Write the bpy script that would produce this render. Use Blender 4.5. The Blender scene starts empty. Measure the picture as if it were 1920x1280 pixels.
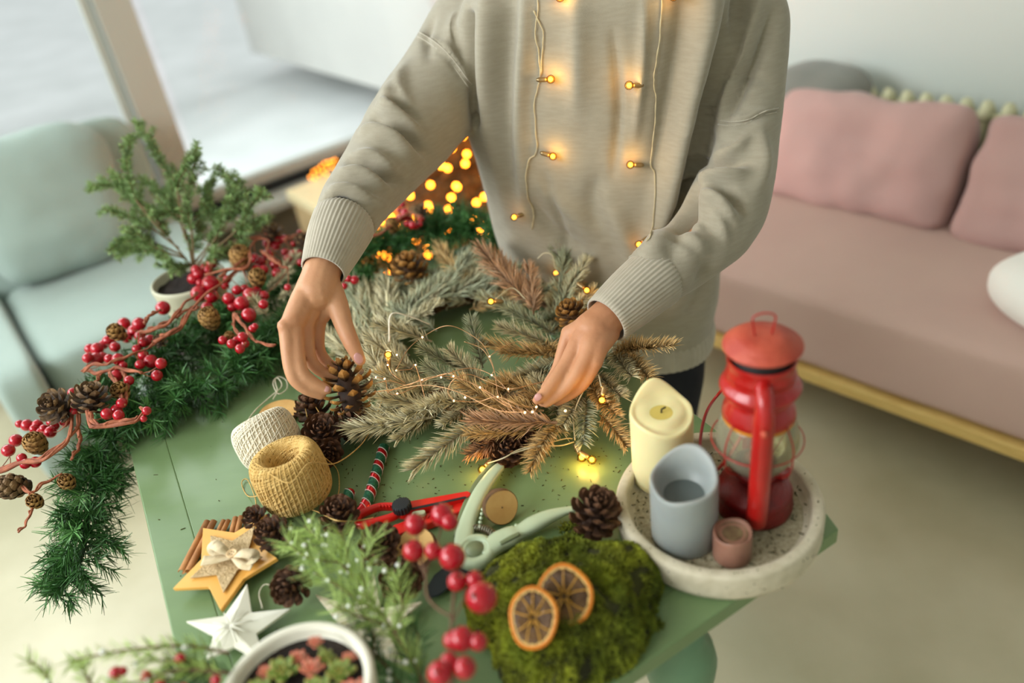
import bpy, bmesh, math, random
import numpy as np
from mathutils import Vector, Matrix, Quaternion
from mathutils.bvhtree import BVHTree
from mathutils import noise as mnoise

random.seed(7)
RNG = np.random.default_rng(7)
SC = bpy.context.scene
COL = SC.collection

# ---------------------------------------------------------------- camera, world, light, exposure
FPX = 1493.0
TH, RO, CAMZ = math.radians(33.5), math.radians(8.6), 1.53
Fw = np.array([0, math.cos(TH), -math.sin(TH)])
U0 = np.array([0, math.sin(TH), math.cos(TH)])
X0 = np.array([1.0, 0, 0])
Rt = math.cos(RO) * X0 - math.sin(RO) * U0
Up = math.cos(RO) * U0 + math.sin(RO) * X0
CAM = np.array([0, 0, CAMZ])

cam_data = bpy.data.cameras.new('camera')
cam = bpy.data.objects.new('camera', cam_data)
COL.objects.link(cam)
cam.matrix_world = Matrix(((Rt[0], Up[0], -Fw[0], 0), (Rt[1], Up[1], -Fw[1], 0), (Rt[2], Up[2], -Fw[2], CAMZ), (0, 0, 0, 1)))
cam_data.sensor_width = 36.0
cam_data.lens = 36.0 * FPX / 1920.0
cam_data.dof.use_dof = True
cam_data.dof.focus_distance = 1.17
cam_data.dof.aperture_fstop = 1.45
cam_data.clip_start = 0.02
SC.camera = cam

world = bpy.data.worlds.new('world')
SC.world = world
world.use_nodes = True
bg = world.node_tree.nodes['Background']
bg.inputs[0].default_value = (0.86, 0.88, 0.87, 1)
bg.inputs[1].default_value = 0.74

EW = np.array([0.826, 0.563, 0.0])      # along the window wall, away from the armchair
NW = np.array([0.563, -0.826, 0.0])     # from the window wall into the room
ES = np.array([0.629, -0.777, 0.0])     # along the sofa wall, towards the camera side
NS = np.array([-0.777, -0.629, 0.0])    # from the sofa wall into the room


def area_light(name, loc, aim, sx, sy, power, color):
    d = bpy.data.lights.new(name, 'AREA')
    d.shape = 'RECTANGLE'; d.size = sx; d.size_y = sy; d.energy = power; d.color = color
    o = bpy.data.objects.new(name, d); COL.objects.link(o)
    o.location = loc
    o.rotation_euler = (Vector(aim) - Vector(loc)).to_track_quat('-Z', 'Y').to_euler()
    return o


# daylight entering through the tall windows on the left, above eye level, then an added side light
area_light('window_daylight', (-2.7, 2.6, 2.5), (0.1, 1.1, 0.6), 3.6, 1.8, 140, (0.93, 0.98, 1.0))
area_light('added_side_light', (-2.6, -0.2, 2.4), (-0.5, 0.9, 0.1), 2.2, 1.7, 170, (0.94, 0.98, 1.0))  # added to brighten the left side of the room; no window stands here
sun_d = bpy.data.lights.new('overcast_sun', 'SUN')
sun_d.energy = 1.7; sun_d.angle = math.radians(25); sun_d.color = (0.98, 0.99, 1.0)
sun = bpy.data.objects.new('overcast_sun', sun_d); COL.objects.link(sun)
sun.rotation_euler = Vector((-0.75, -0.42, -1.0)).to_track_quat('-Z', 'Y').to_euler()

SC.view_settings.view_transform = 'Standard'
SC.view_settings.look = 'None'
SC.view_settings.exposure = -0.2
SC.view_settings.gamma = 1.0
SC.view_settings.use_curve_mapping = False


# ---------------------------------------------------------------- helpers
def ray(x, y):
    return Fw + (x - 960) / FPX * Rt - (y - 640) / FPX * Up


def P(x, y, z=0.75):
    d = ray(x, y); return CAM + d * ((z - CAMZ) / d[2])


def Pd(x, y, d):
    return CAM + ray(x, y) * d


def Pn(x, y, p0, n):
    """where the sight line meets the plane through p0 with normal n"""
    d = ray(x, y); n = np.array(n, float)
    return CAM + d * (((np.array(p0, float) - CAM) @ n) / (d @ n))


def proj(V):
    v = np.atleast_2d(V) - CAM
    d = v @ Fw
    return np.stack([960 + FPX * (v @ Rt) / d, 640 - FPX * (v @ Up) / d, d], 1)


def s2l(c):
    return tuple((x / 12.92 if x <= 0.04045 else ((x + 0.055) / 1.055) ** 2.4) for x in [v / 255.0 for v in c])


def mat(name, rgb, rough=0.6, rgb2=None, scale=8.0, metal=0.0, bump=0.0, bscale=40.0, emit=0.0, emit_rgb=None,
        tint=False, spec=0.5, sheen=0.0, sss=0.0, trans=0.0, coat=0.0, stretch=None, detail=4.0, lo=0.35, hi=0.65, ior=1.45, wave=None):
    m = bpy.data.materials.new(name); m.use_nodes = True
    nt = m.node_tree; N = nt.nodes; L = nt.links
    b = N['Principled BSDF']
    c1 = s2l(rgb) + (1,)
    b.inputs['Base Color'].default_value = c1
    b.inputs['Roughness'].default_value = rough
    b.inputs['Metallic'].default_value = metal
    b.inputs['Specular IOR Level'].default_value = spec
    b.inputs['IOR'].default_value = ior
    if sheen: b.inputs['Sheen Weight'].default_value = sheen
    if coat: b.inputs['Coat Weight'].default_value = coat
    if trans: b.inputs['Transmission Weight'].default_value = trans
    if sss:
        b.inputs['Subsurface Weight'].default_value = sss
        b.inputs['Subsurface Radius'].default_value = (0.012, 0.005, 0.003)
        b.inputs['Subsurface Scale'].default_value = 1.0
    tc = N.new('ShaderNodeTexCoord')
    src = tc.outputs['Object']
    if stretch:
        mp = N.new('ShaderNodeMapping'); mp.inputs['Scale'].default_value = stretch
        L.new(src, mp.inputs['Vector']); src = mp.outputs['Vector']
    colout = None
    if rgb2 is not None:
        n = N.new('ShaderNodeTexNoise'); n.inputs['Scale'].default_value = scale; n.inputs['Detail'].default_value = detail
        L.new(src, n.inputs['Vector'])
        r = N.new('ShaderNodeValToRGB')
        r.color_ramp.elements[0].position = lo; r.color_ramp.elements[0].color = c1
        r.color_ramp.elements[1].position = hi; r.color_ramp.elements[1].color = s2l(rgb2) + (1,)
        L.new(n.outputs['Fac'], r.inputs['Fac']); colout = r.outputs['Color']
    if tint:
        a = N.new('ShaderNodeVertexColor'); a.layer_name = 'tint'
        mx = N.new('ShaderNodeMixRGB'); mx.blend_type = 'MULTIPLY'; mx.inputs['Fac'].default_value = 1.0
        if colout is not None: L.new(colout, mx.inputs['Color1'])
        else: mx.inputs['Color1'].default_value = c1
        L.new(a.outputs['Color'], mx.inputs['Color2']); colout = mx.outputs['Color']
    if colout is not None: L.new(colout, b.inputs['Base Color'])
    if bump or wave:
        bn = N.new('ShaderNodeBump'); bn.inputs['Strength'].default_value = bump if bump else 0.5
        bn.inputs['Distance'].default_value = 0.004
        if wave:
            w = N.new('ShaderNodeTexWave'); w.inputs['Scale'].default_value = wave[0]; w.bands_direction = wave[1]
            w.inputs['Distortion'].default_value = wave[2]
            L.new(src, w.inputs['Vector']); L.new(w.outputs['Fac'], bn.inputs['Height'])
        else:
            n2 = N.new('ShaderNodeTexNoise'); n2.inputs['Scale'].default_value = bscale; n2.inputs['Detail'].default_value = 6
            L.new(src, n2.inputs['Vector']); L.new(n2.outputs['Fac'], bn.inputs['Height'])
        L.new(bn.outputs['Normal'], b.inputs['Normal'])
    if emit:
        b.inputs['Emission Color'].default_value = s2l(emit_rgb or rgb) + (1,)
        b.inputs['Emission Strength'].default_value = emit
    return m


def thin_glass(name, rgb, alpha, rough=0.02, pale_mix=0.0):
    m = bpy.data.materials.new(name); m.use_nodes = True
    nt = m.node_tree; N = nt.nodes; L = nt.links
    N.remove(N['Principled BSDF'])
    t = N.new('ShaderNodeBsdfTransparent'); t.inputs[0].default_value = s2l(rgb) + (1,)
    g = N.new('ShaderNodeBsdfGlossy'); g.inputs['Roughness'].default_value = rough
    fr = N.new('ShaderNodeLayerWeight'); fr.inputs['Blend'].default_value = alpha
    mx = N.new('ShaderNodeMixShader')
    L.new(fr.outputs['Fresnel'], mx.inputs[0]); L.new(t.outputs[0], mx.inputs[1]); L.new(g.outputs[0], mx.inputs[2])
    out = mx.outputs[0]
    if pale_mix:  # pale diffuse share stands in for a whitish reflection on the glass
        df = N.new('ShaderNodeBsdfDiffuse'); df.inputs[0].default_value = s2l((206, 200, 170)) + (1,)
        m2 = N.new('ShaderNodeMixShader'); m2.inputs[0].default_value = pale_mix; L.new(out, m2.inputs[1]); L.new(df.outputs[0], m2.inputs[2]); out = m2.outputs[0]
    L.new(out, N['Material Output'].inputs['Surface'])
    return m


class Geo:
    """collects vertices and faces (and a tint per vertex)"""
    def __init__(s): s.v = []; s.f = []; s.n = 0; s.c = []

    def add(s, V, F, c=None):
        V = np.asarray(V, float).reshape(-1, 3)
        s.v.append(V)
        s.f.extend([tuple(int(i) + s.n for i in f) for f in F])
        s.n += len(V)
        if c is None: c = np.ones((len(V), 3))
        c = np.asarray(c, float)
        if c.ndim == 1: c = np.tile(c, (len(V), 1))
        s.c.append(c)
        return s

    def V(s): return np.concatenate(s.v) if s.v else np.zeros((0, 3))

    def mesh(s, name, m, smooth=True, tint=False, off=(0, 0, 0), M=None):
        me = bpy.data.meshes.new(name)
        V = s.V() - np.array(off)
        if M is not None:
            M = np.array(M); V = V @ M[:3, :3].T + M[:3, 3]
        me.from_pydata(V.tolist(), [], s.f)
        if tint:
            ca = me.color_attributes.new('tint', 'FLOAT_COLOR', 'POINT')
            C = np.ones((len(V), 4)); C[:, :3] = np.concatenate(s.c)
            ca.data.foreach_set('color', C.ravel())
        if m is not None: me.materials.append(m)
        if smooth: me.polygons.foreach_set('use_smooth', [True] * len(me.polygons))
        me.update()
        return me


def link(name, me, parent=None, loc=None, rot=None, scale=None):
    o = bpy.data.objects.new(name, me); COL.objects.link(o)
    if parent is not None: o.parent = parent
    if loc is not None: o.location = loc
    if rot is not None:
        if isinstance(rot, (Quaternion,)): o.rotation_mode = 'QUATERNION'; o.rotation_quaternion = rot
        elif isinstance(rot, Matrix): o.rotation_mode = 'QUATERNION'; o.rotation_quaternion = rot.to_quaternion()
        else: o.rotation_euler = rot
    if scale is not None: o.scale = scale if hasattr(scale, '__len__') else (scale,) * 3
    return o


def wloc(o):
    p = np.zeros(3)
    while o is not None:
        p = p + np.array(o.location); o = o.parent
    return p


def part(name, g, m, parent=None, smooth=True, tint=False, label=None, kind=None):
    """a mesh given in world coordinates, kept under an unrotated parent"""
    off = wloc(parent) if parent is not None else np.zeros(3)
    me = g.mesh(name, m, smooth, tint, off)
    o = link(name, me, parent)
    if label: o['label'] = label
    if kind: o['kind'] = kind
    return o


def solo(name, g, m, label, cat, group=None, smooth=True, tint=False, kind=None, at=None):
    V = g.V()
    c = np.array(at) if at is not None else np.array([V[:, 0].mean(), V[:, 1].mean(), V[:, 2].min()])
    o = link(name, g.mesh(name, m, smooth, tint, c), None, c)
    return tag(o, label, cat, group, kind)


def tag(o, label, cat, group=None, kind=None):
    if label: o['label'] = label
    if cat: o['category'] = cat
    if group: o['group'] = group
    if kind: o['kind'] = kind
    return o


def thing(name, loc, label, cat, group=None):
    o = bpy.data.objects.new(name, None); COL.objects.link(o); o.empty_display_size = 0.02
    o.location = loc
    return tag(o, label, cat, group)


def struct(name, g, m, smooth=False, parent=None):
    V = g.V(); c = V.mean(0) if parent is None else wloc(parent)
    o = link(name, g.mesh(name, m, smooth, False, c), parent, c if parent is None else None)
    if parent is None: o['kind'] = 'structure'
    return o


def copy_tree(o, parent=None):
    c = o.copy(); COL.objects.link(c)
    if parent is not None: c.parent = parent
    for ch in list(o.children): copy_tree(ch, c)
    return c


def nrm(v):
    v = np.asarray(v, float); return v / (np.linalg.norm(v) + 1e-12)


def frame_of(d, up=(0, 0, 1)):
    x = nrm(d); up = np.array(up, float)
    if abs(x @ up) > 0.97: up = np.array([0, 1.0, 0]) if abs(x[1]) < 0.9 else np.array([1.0, 0, 0])
    y = nrm(np.cross(up, x)); z = np.cross(x, y)
    return x, y, z


def smooth_path(pts, n=8, closed=False):
    """Catmull-Rom through rows of any width"""
    p = np.array(pts, float)
    if len(p) < 3 and not closed:
        t = np.linspace(0, 1, n + 1)[:, None]; return p[0] * (1 - t) + p[-1] * t
    if closed: q = np.vstack([p[-1], p, p[0], p[1]])
    else: q = np.vstack([2 * p[0] - p[1], p, 2 * p[-1] - p[-2]])
    out = []
    for i in range(1, len(q) - 2):
        for k in range(n):
            t = k / n
            out.append(0.5 * ((2 * q[i]) + (-q[i - 1] + q[i + 1]) * t + (2 * q[i - 1] - 5 * q[i] + 4 * q[i + 1] - q[i + 2]) * t * t
                              + (-q[i - 1] + 3 * q[i] - 3 * q[i + 1] + q[i + 2]) * t ** 3))
    if not closed: out.append(p[-1])
    return np.array(out)


def tube(path, r, seg=8, closed=False, cap=True, flat=1.0, up=None, rfun=None):
    """swept tube; r scalar or per point; flat squashes the second axis"""
    p = np.array(path, float); n = len(p)
    r = np.full(n, r, float) if np.isscalar(r) else np.array(r, float)
    V = []
    T = np.gradient(p, axis=0) if not closed else (np.roll(p, -1, 0) - np.roll(p, 1, 0))
    T /= (np.linalg.norm(T, axis=1)[:, None] + 1e-12)
    if up is None:
        a = np.array([0, 0, 1.0]) if abs(T[0][2]) < 0.9 else np.array([1.0, 0, 0])
    else: a = np.array(up, float)
    y = nrm(np.cross(a, T[0]))
    ang = np.linspace(0, 2 * math.pi, seg, endpoint=False)
    for i in range(n):
        if up is not None: y = nrm(np.cross(a, T[i]))
        else: y = nrm(y - T[i] * (y @ T[i]))
        z = np.cross(T[i], y)
        rr = r[i] * (np.ones(seg) if rfun is None else rfun(ang, i / max(1, n - 1)))
        V.append(p[i] + np.outer(np.cos(ang) * rr, y) + np.outer(np.sin(ang) * rr * flat, z))
    V = np.vstack(V); F = []
    for i in range(n if closed else n - 1):
        j = (i + 1) % n
        for k in range(seg):
            l = (k + 1) % seg
            F.append((i * seg + k, i * seg + l, j * seg + l, j * seg + k))
    if cap and not closed:
        F.append(tuple(range(seg))[::-1]); F.append(tuple((n - 1) * seg + k for k in range(seg)))
    return V, F


def lathe(prof, seg=32, c=(0, 0, 0), rmod=None, top=True, bot=True):
    """prof rows (radius, z); closed ring per row"""
    ang = np.linspace(0, 2 * math.pi, seg, endpoint=False); V = []
    for (r, z) in prof:
        rr = r if rmod is None else r * rmod(ang, z)
        V.append(np.stack([np.cos(ang) * rr, np.sin(ang) * rr, np.full(seg, z)], 1))
    V = np.vstack(V) + np.array(c); F = []
    for i in range(len(prof) - 1):
        for k in range(seg):
            l = (k + 1) % seg
            F.append((i * seg + k, i * seg + l, (i + 1) * seg + l, (i + 1) * seg + k))
    if bot: F.append(tuple(range(seg))[::-1])
    if top: F.append(tuple((len(prof) - 1) * seg + k for k in range(seg)))
    return V, F


def ball(c, r, seg=16, rings=8, sc=(1, 1, 1)):
    V = [[0, 0, -1]]; F = []
    for i in range(1, rings):
        a = -math.pi / 2 + math.pi * i / rings
        for k in range(seg):
            b = 2 * math.pi * k / seg
            V.append([math.cos(a) * math.cos(b), math.cos(a) * math.sin(b), math.sin(a)])
    V.append([0, 0, 1]); V = np.array(V) * r * np.array(sc) + np.array(c)
    for k in range(seg): F.append((0, 1 + (k + 1) % seg, 1 + k))
    for i in range(rings - 2):
        for k in range(seg):
            l = (k + 1) % seg
            F.append((1 + i * seg + k, 1 + i * seg + l, 1 + (i + 1) * seg + l, 1 + (i + 1) * seg + k))
    t = len(V) - 1; b0 = 1 + (rings - 2) * seg
    for k in range(seg): F.append((b0 + k, b0 + (k + 1) % seg, t))
    return V, F


def box(c, ex, ey, ez, hx, hy, hz):
    c = np.array(c, float); V = []
    for sx in (-1, 1):
        for sy in (-1, 1):
            for sz in (-1, 1):
                V.append(c + np.array(ex) * hx * sx + np.array(ey) * hy * sy + np.array(ez) * hz * sz)
    return V, [(0, 1, 3, 2), (4, 6, 7, 5), (0, 4, 5, 1), (2, 3, 7, 6), (0, 2, 6, 4), (1, 5, 7, 3)]


def prism(poly, z0, z1):
    """vertical prism over world xy polygon (counter-clockwise)"""
    n = len(poly)
    V = [(p[0], p[1], z0) for p in poly] + [(p[0], p[1], z1) for p in poly]
    F = [tuple(range(n))[::-1], tuple(range(n, 2 * n))] + [(i, (i + 1) % n, (i + 1) % n + n, i + n) for i in range(n)]
    return V, F


def bevel(o, w, seg=2):
    b = o.modifiers.new('bevel', 'BEVEL'); b.width = w; b.segments = seg; b.limit_method = 'ANGLE'
    return o


def slab(c, ex, ey, ez, hx, hy, hz, k=6, soft=0.35, puff=0.0, nseg=14, seed=0, wr=0.0):
    """soft cushion: superellipsoid box with puff and wrinkles"""
    c = np.array(c, float); ex, ey, ez = map(np.array, (ex, ey, ez))
    G = bmesh.new(); bmesh.ops.create_cube(G, size=2.0)
    bmesh.ops.subdivide_edges(G, edges=G.edges[:], cuts=nseg, use_grid_fill=True)
    V = np.array([v.co[:] for v in G.verts]); F = [tuple(v.index for v in f.verts) for f in G.faces]; G.free()
    # rounded box: normalise corner areas with a superellipse norm
    pw = k
    nn = (np.abs(V) ** pw).sum(1) ** (1 / pw)
    V = V / nn[:, None]
    if puff:
        V[:, 2] *= 1 + puff * (1 - V[:, 0] ** 2) * (1 - V[:, 1] ** 2) - puff * 0.6 * np.maximum(np.abs(V[:, 0]), np.abs(V[:, 1])) ** 6
    W = V * np.array([hx, hy, hz])
    if wr:
        for i in range(len(W)):
            p = Vector((W[i][0] * 5 + seed, W[i][1] * 5, W[i][2] * 5))
            nz = mnoise.noise(p) * 0.6 + mnoise.noise(p * 2.3) * 0.4
            q = Vector((W[i][0] * 3 + seed * 3, W[i][1] * 14, W[i][2] * 6))
            nz += 0.5 * mnoise.noise(q)
            W[i] += nrm(V[i]) * nz * wr
    return c + np.outer(W[:, 0], ex) + np.outer(W[:, 1], ey) + np.outer(W[:, 2], ez), F


def remeshed(g, voxel, smooth_it=6, name='tmp'):
    """union of all shells in g by voxel remesh, smoothed; returns (V, F)"""
    me = g.mesh(name, None, False)
    o = bpy.data.objects.new(name, me); COL.objects.link(o)
    r = o.modifiers.new('r', 'REMESH'); r.mode = 'VOXEL'; r.voxel_size = voxel; r.adaptivity = 0
    if smooth_it:
        s = o.modifiers.new('s', 'SMOOTH'); s.factor = 0.5; s.iterations = smooth_it
    dg = bpy.context.evaluated_depsgraph_get(); dg.update()
    ev = o.evaluated_get(dg); m2 = ev.to_mesh()
    n = len(m2.vertices); V = np.empty(n * 3); m2.vertices.foreach_get('co', V); V = V.reshape(-1, 3)
    Nn = np.empty(n * 3); m2.vertices.foreach_get('normal', Nn); Nn = Nn.reshape(-1, 3)
    F = [tuple(p.vertices) for p in m2.polygons]
    ev.to_mesh_clear(); bpy.data.objects.remove(o); bpy.data.meshes.remove(me)
    return V, F, Nn
# ---------------------------------------------------------------- the room
def floor_mat():
    m = mat('polished_concrete', (196, 190, 162), 0.36, (162, 155, 124), 2.2, bump=0.04, bscale=14, detail=7, lo=0.3, hi=0.7, spec=0.5)
    return m


M_floor = floor_mat()
g = Geo()
fl = [(-3.6, -1.6), (2.6, -1.6), (2.6, 4.2), (-0.1, 5.6), (-3.6, 3.2)]
# floor reaches the window wall on one side and the sofa wall on the other
WIN0 = P(455, 366, 0.33) ; WIN1 = P(633, 300, 0.33)
WB = WIN0 * [1, 1, 0]                    # a point on the window wall base
SB = np.array([0.863, 2.297, 0]) - NS * 0.42      # a point on the sofa wall base
# corner of both walls
A_ = np.array([[EW[0], -ES[0]], [EW[1], -ES[1]]])
tt = np.linalg.solve(A_, (SB - WB)[:2]); CORNER = WB + EW * tt[0]
wl = WB - EW * 2.3; sr = SB + ES * 4.2
poly = [tuple(wl[:2]), (wl[0] + 0.2, -1.8), (sr[0], -1.8), tuple(sr[:2]), tuple(CORNER[:2])]
g.add(*prism(poly, -0.12, 0.0))
struct('floor', g, M_floor)

M_ceil = mat('ceiling_paint', (214, 216, 210), 0.8)
g = Geo(); g.add(*prism(poly, 2.8, 2.9)); struct('ceiling', g, M_ceil)
g = Geo(); g.add(*box(((wl[0] + sr[0]) / 2, -1.85, 1.4), (1, 0, 0), (0, 1, 0), (0, 0, 1), (sr[0] - wl[0]) / 2, 0.05, 1.4)); struct('wall_front', g, M_ceil)
M_wall = mat('wall_paint', (216, 221, 216), 0.75, (210, 216, 210), 0.8, bump=0.02)
g = Geo(); c = SB + ES * ((np.linalg.norm(CORNER - SB) * -1 + 4.2) / 2)
L_ = np.linalg.norm(CORNER - SB) + 4.2
g.add(*box(c - NS * 0.06 + np.array([0, 0, 1.4]), ES, NS, (0, 0, 1), L_ / 2, 0.06, 1.4))
struct('wall_back', g, M_wall)
g = Geo(); g.add(*box(c + NS * 0.008 + np.array([0, 0, 0.05]), ES, NS, (0, 0, 1), L_ / 2, 0.008, 0.05))
struct('baseboard_back', g, mat('white_trim_paint', (214, 214, 206), 0.5))
g = Geo(); g.add(*box(c + NS * 0.012 + np.array([0, 0, 1.345]), ES, NS, (0, 0, 1), L_ / 2, 0.012, 0.02))
struct('trim_1', g, mat('rail_paint', (190, 193, 186), 0.5))

# window wall: low taupe parapet, pale sill, dark rail gap, tall panes between posts
LW = np.linalg.norm(CORNER - WB) + 2.3
cw = WB + EW * (np.linalg.norm(CORNER - WB) - 2.3) / 2
M_par = mat('taupe_plaster', (128, 120, 106), 0.8, (118, 111, 98), 3)
M_frame = mat('grey_window_frame', (176, 176, 165), 0.45)
M_dark = mat('dark_gap_bar', (14, 22, 26), 0.5)  # near-black bar stands in for the dark gap above the sill
g = Geo(); g.add(*box(cw - NW * 0.10 + np.array([0, 0, 0.13]), EW, NW, (0, 0, 1), LW / 2, 0.10, 0.13)); struct('wall_left', g, M_par)
g = Geo(); g.add(*box(cw + NW * 0.0 + np.array([0, 0, 0.275]), EW, NW, (0, 0, 1), LW / 2, 0.12, 0.015)); struct('trim_2', g, M_frame)
g = Geo(); g.add(*box(cw - NW * 0.05 + np.array([0, 0, 0.315]), EW, NW, (0, 0, 1), LW / 2, 0.02, 0.025)); struct('trim_3', g, M_dark)
M_pane = thin_glass('window_glass', (250, 253, 252), 0.08)
# posts: the visible one passes pixel (285, 250)
PT = Pn(300, 250, WB - NW * 0.06, NW)
s0 = (PT - WB) @ EW
posts = [s0 - 2.0, s0, s0 + 2.3, (CORNER - WB) @ EW - 0.05]
for i, s in enumerate(posts):
    g = Geo(); g.add(*box(WB + EW * s - NW * 0.06 + np.array([0, 0, 1.5]), EW, NW, (0, 0, 1), 0.062, 0.04, 1.16))
    g.add(*box(WB + EW * (s - 0.085) - NW * 0.075 + np.array([0, 0, 1.5]), EW, NW, (0, 0, 1), 0.014, 0.02, 1.16))
    struct('trim_%d' % (4 + i), g, M_frame)
for i in range(3):
    a, b = posts[i] + 0.1, posts[i + 1] - 0.062
    base = WB + EW * (a + b) / 2 - NW * 0.06
    g = Geo()
    for zz in (0.355, 2.62):
        g.add(*box(base + np.array([0, 0, zz]), EW, NW, (0, 0, 1), (b - a) / 2, 0.03, 0.022))
    w = struct('window_%d' % (i + 1), g, M_frame)
    g = Geo(); g.add(*box(base + np.array([0, 0, 1.49]), EW, NW, (0, 0, 1), (b - a) / 2, 0.003, 1.12))
    off = np.array(w.location)
    link('pane', g.mesh('pane', M_pane, False, False, off), w)
g = Geo(); g.add(*box(cw - NW * 0.07 + np.array([0, 0, 2.72]), EW, NW, (0, 0, 1), LW / 2, 0.08, 0.08)); struct('trim_9', g, M_frame)

# outside: snowy terrace and a pale building
g = Geo(); oc = WB - NW * 6.3
g.add(*box(oc + np.array([0, 0, 0.12]), EW, NW, (0, 0, 1), 11, 6.0, 0.06))
M_snow = mat('wet_snowy_paving', (222, 224, 224), 0.75, (240, 241, 242), 2.5, detail=8, lo=0.3, hi=0.7)
tag(struct('ground_outside', g, M_snow), 'bright snowy terrace beyond the windows', None)
g = Geo()
fa_, fb_ = P(520, 158, .18), P(690, 215, .18); BE = nrm(fb_ - fa_); BN = np.array([BE[1], -BE[0], 0])
bx = fa_ + BE * 1.2 - BN * 0.9
g.add(*box(bx + np.array([0, 0, 1.6]), BE, BN, (0, 0, 1), 1.5, 0.9, 1.42))
bl = thing('pale_building', bx * [1, 1, 0] + [0, 0, 0.18], 'pale cream building wall seen blurred through the window', 'building')
part('wall', g, mat('cream_render', (222, 219, 214), 0.8, (214, 211, 207), 2), bl, smooth=False)

# ---------------------------------------------------------------- sofa
M_pink = mat('dusty_pink_linen', (198, 167, 154), 0.9, (191, 159, 147), 3, bump=0.25, bscale=260, sheen=0.2)
M_pink2 = mat('pink_linen_cushion', (192, 157, 151), 0.9, (181, 146, 141), 4, bump=0.25, bscale=260, sheen=0.2)
M_birch = mat('pale_birch_wood', (222, 190, 118), 0.5, (208, 172, 100), 6, stretch=(2, 2, 20))
fr0 = P(1313, 642, 0.17); fr1 = P(1920, 868, 0.17)
SF = (fr1 - fr0); SF[2] = 0; ESf = nrm(SF); NSf = np.array([ESf[1], -ESf[0], 0]);
if NSf @ NS < 0: NSf = -NSf
s_l, s_r = -0.62, 1.65
mid = fr0 + ESf * (s_l + s_r) / 2; mid[2] = 0
sofa = thing('pink_sofa', mid, 'long dusty pink sofa on a thin pale birch base', 'sofa')
hl = (s_r - s_l) / 2
g = Geo(); g.add(*box(mid - NSf * 0.42 + [0, 0, 0.188], ESf, NSf, (0, 0, 1), hl, 0.42, 0.018)); bevel(part('base_board', g, M_birch, sofa, False), 0.006)
g = Geo(); g.add(*slab(mid - NSf * 0.41 + [0, 0, 0.315], ESf, NSf, (0, 0, 1), hl - 0.02, 0.40, 0.11, k=12, nseg=20, wr=0.004, seed=3)); part('seat', g, M_pink, sofa)
for a in (-hl + 0.15, 0, hl - 0.15):
    for b in (-0.32, -0.72):
        g = Geo(); p0 = mid + ESf * a + NSf * b
        g.add(*tube([p0 + [0, 0, 0.0], p0 + [0, 0, 0.172]], [0.018, 0.026], 12)); part('leg', g, M_birch, sofa)
# back cushions: first one from pixel 1440 to 1760 along the junction
SEATZ = 0.42
j0 = P(1434, 372, SEATZ); j1 = P(1758, 448, SEATZ); j2 = P(1905, 492, SEATZ)
jd = nrm(j1 - j0); jn = np.array([jd[1], -jd[0], 0]);
if jn @ NS < 0: jn = -jn
lean = nrm(np.array([0, 0, 1.0]) - jn * 0.42)
w01 = np.linalg.norm(j1 - j0)


def back_cushion(a, b, name, label, seed):
    c0 = j0 + jd * (a + b) / 2 + lean * 0.140 - jn * 0.09
    g = Geo(); g.add(*slab(c0, jd, lean, np.cross(jd, lean), (b - a) / 2, 0.168, 0.085, k=11, puff=0.18, nseg=34, seed=seed, wr=0.030))
    o = solo(name, g, M_pink2, label, 'cushion', 'back cushions of the pink sofa')
    return o


back_cushion(-0.03, w01 - 0.01, 'sofa_cushion', 'wrinkled dusty pink back cushion on the sofa, beside the person', 1)
back_cushion(w01 + 0.015, w01 + 0.72, 'sofa_cushion', 'dusty pink back cushion cut off by the right edge of the picture', 5)
back_cushion(-0.78, -0.05, 'sofa_cushion', 'dusty pink back cushion hidden behind the person', 9)
# radiator
rad_c = j0 * [1, 1, 0] - jn * 0.30
RDZ = -0.045
rad = thing('column_radiator', rad_c, 'cream ribbed radiator along the wall behind the sofa cushions', 'radiator')
M_rad = mat('cream_enamel', (216, 214, 178), 0.4)
g0 = Geo()
for dy in (-0.035, 0.035):
    g0.add(*tube([(0, dy, 0.12), (0, dy, 0.70)], 0.014, 8))
g0.add(*tube([(0, -0.035, 0.70), (0, 0, 0.735), (0, 0.035, 0.70)], 0.017, 8)); g0.add(*tube([(0, -0.035, 0.12), (0, 0.035, 0.12)], 0.017, 8))
me = g0.mesh('rib', M_rad)
yaw = math.atan2(jd[1], jd[0])
for i in range(34):
    p = jd * (-0.5 + i * 0.055)
    link('rib', me, rad, (p[0], p[1], RDZ), (0, 0, yaw))
g = Geo()
for zz in (0.16, 0.66): g.add(*tube([rad_c + jd * -0.53 + [0, 0, zz], rad_c + jd * 1.35 + [0, 0, zz]], 0.012, 8))
for a in (-0.45, 1.25): g.add(*tube([rad_c + jd * a + [0, 0, 0.0], rad_c + jd * a + [0, 0, 0.13]], 0.014, 8))
part('header_pipe', g, M_rad, rad)
# grey cushion on the radiator, white pillow on the seat
gc = Pn(1535, 176, j0 - jn * 0.26, jn)
g = Geo(); g.add(*slab(gc + [0, 0, 0.0], jd, nrm(-jn + np.array([0, 0, .35])), nrm(np.array([0, 0, 1.0]) + jn * .35), 0.155, 0.12, 0.085, k=2.4, nseg=16, seed=4, wr=0.012))
solo('grey_cushion', g, mat('grey_fleece', (132, 132, 124), 0.95, (120, 121, 114), 5, sheen=0.3), 'rounded grey cushion lying on top of the radiator', 'cushion')
wp = P(2040, 565, 0.49)
g = Geo(); g.add(*slab(wp, nrm(jd + 0.5 * jn), nrm(jn - 0.5 * jd), (0, 0, 1), 0.20, 0.14, 0.07, k=2.6, puff=0.3, nseg=14, seed=8, wr=0.008))
solo('white_pillow', g, mat('white_cotton', (232, 232, 224), 0.9, sheen=0.2), 'white pillow corner on the sofa seat at the right edge', 'pillow')

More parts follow.
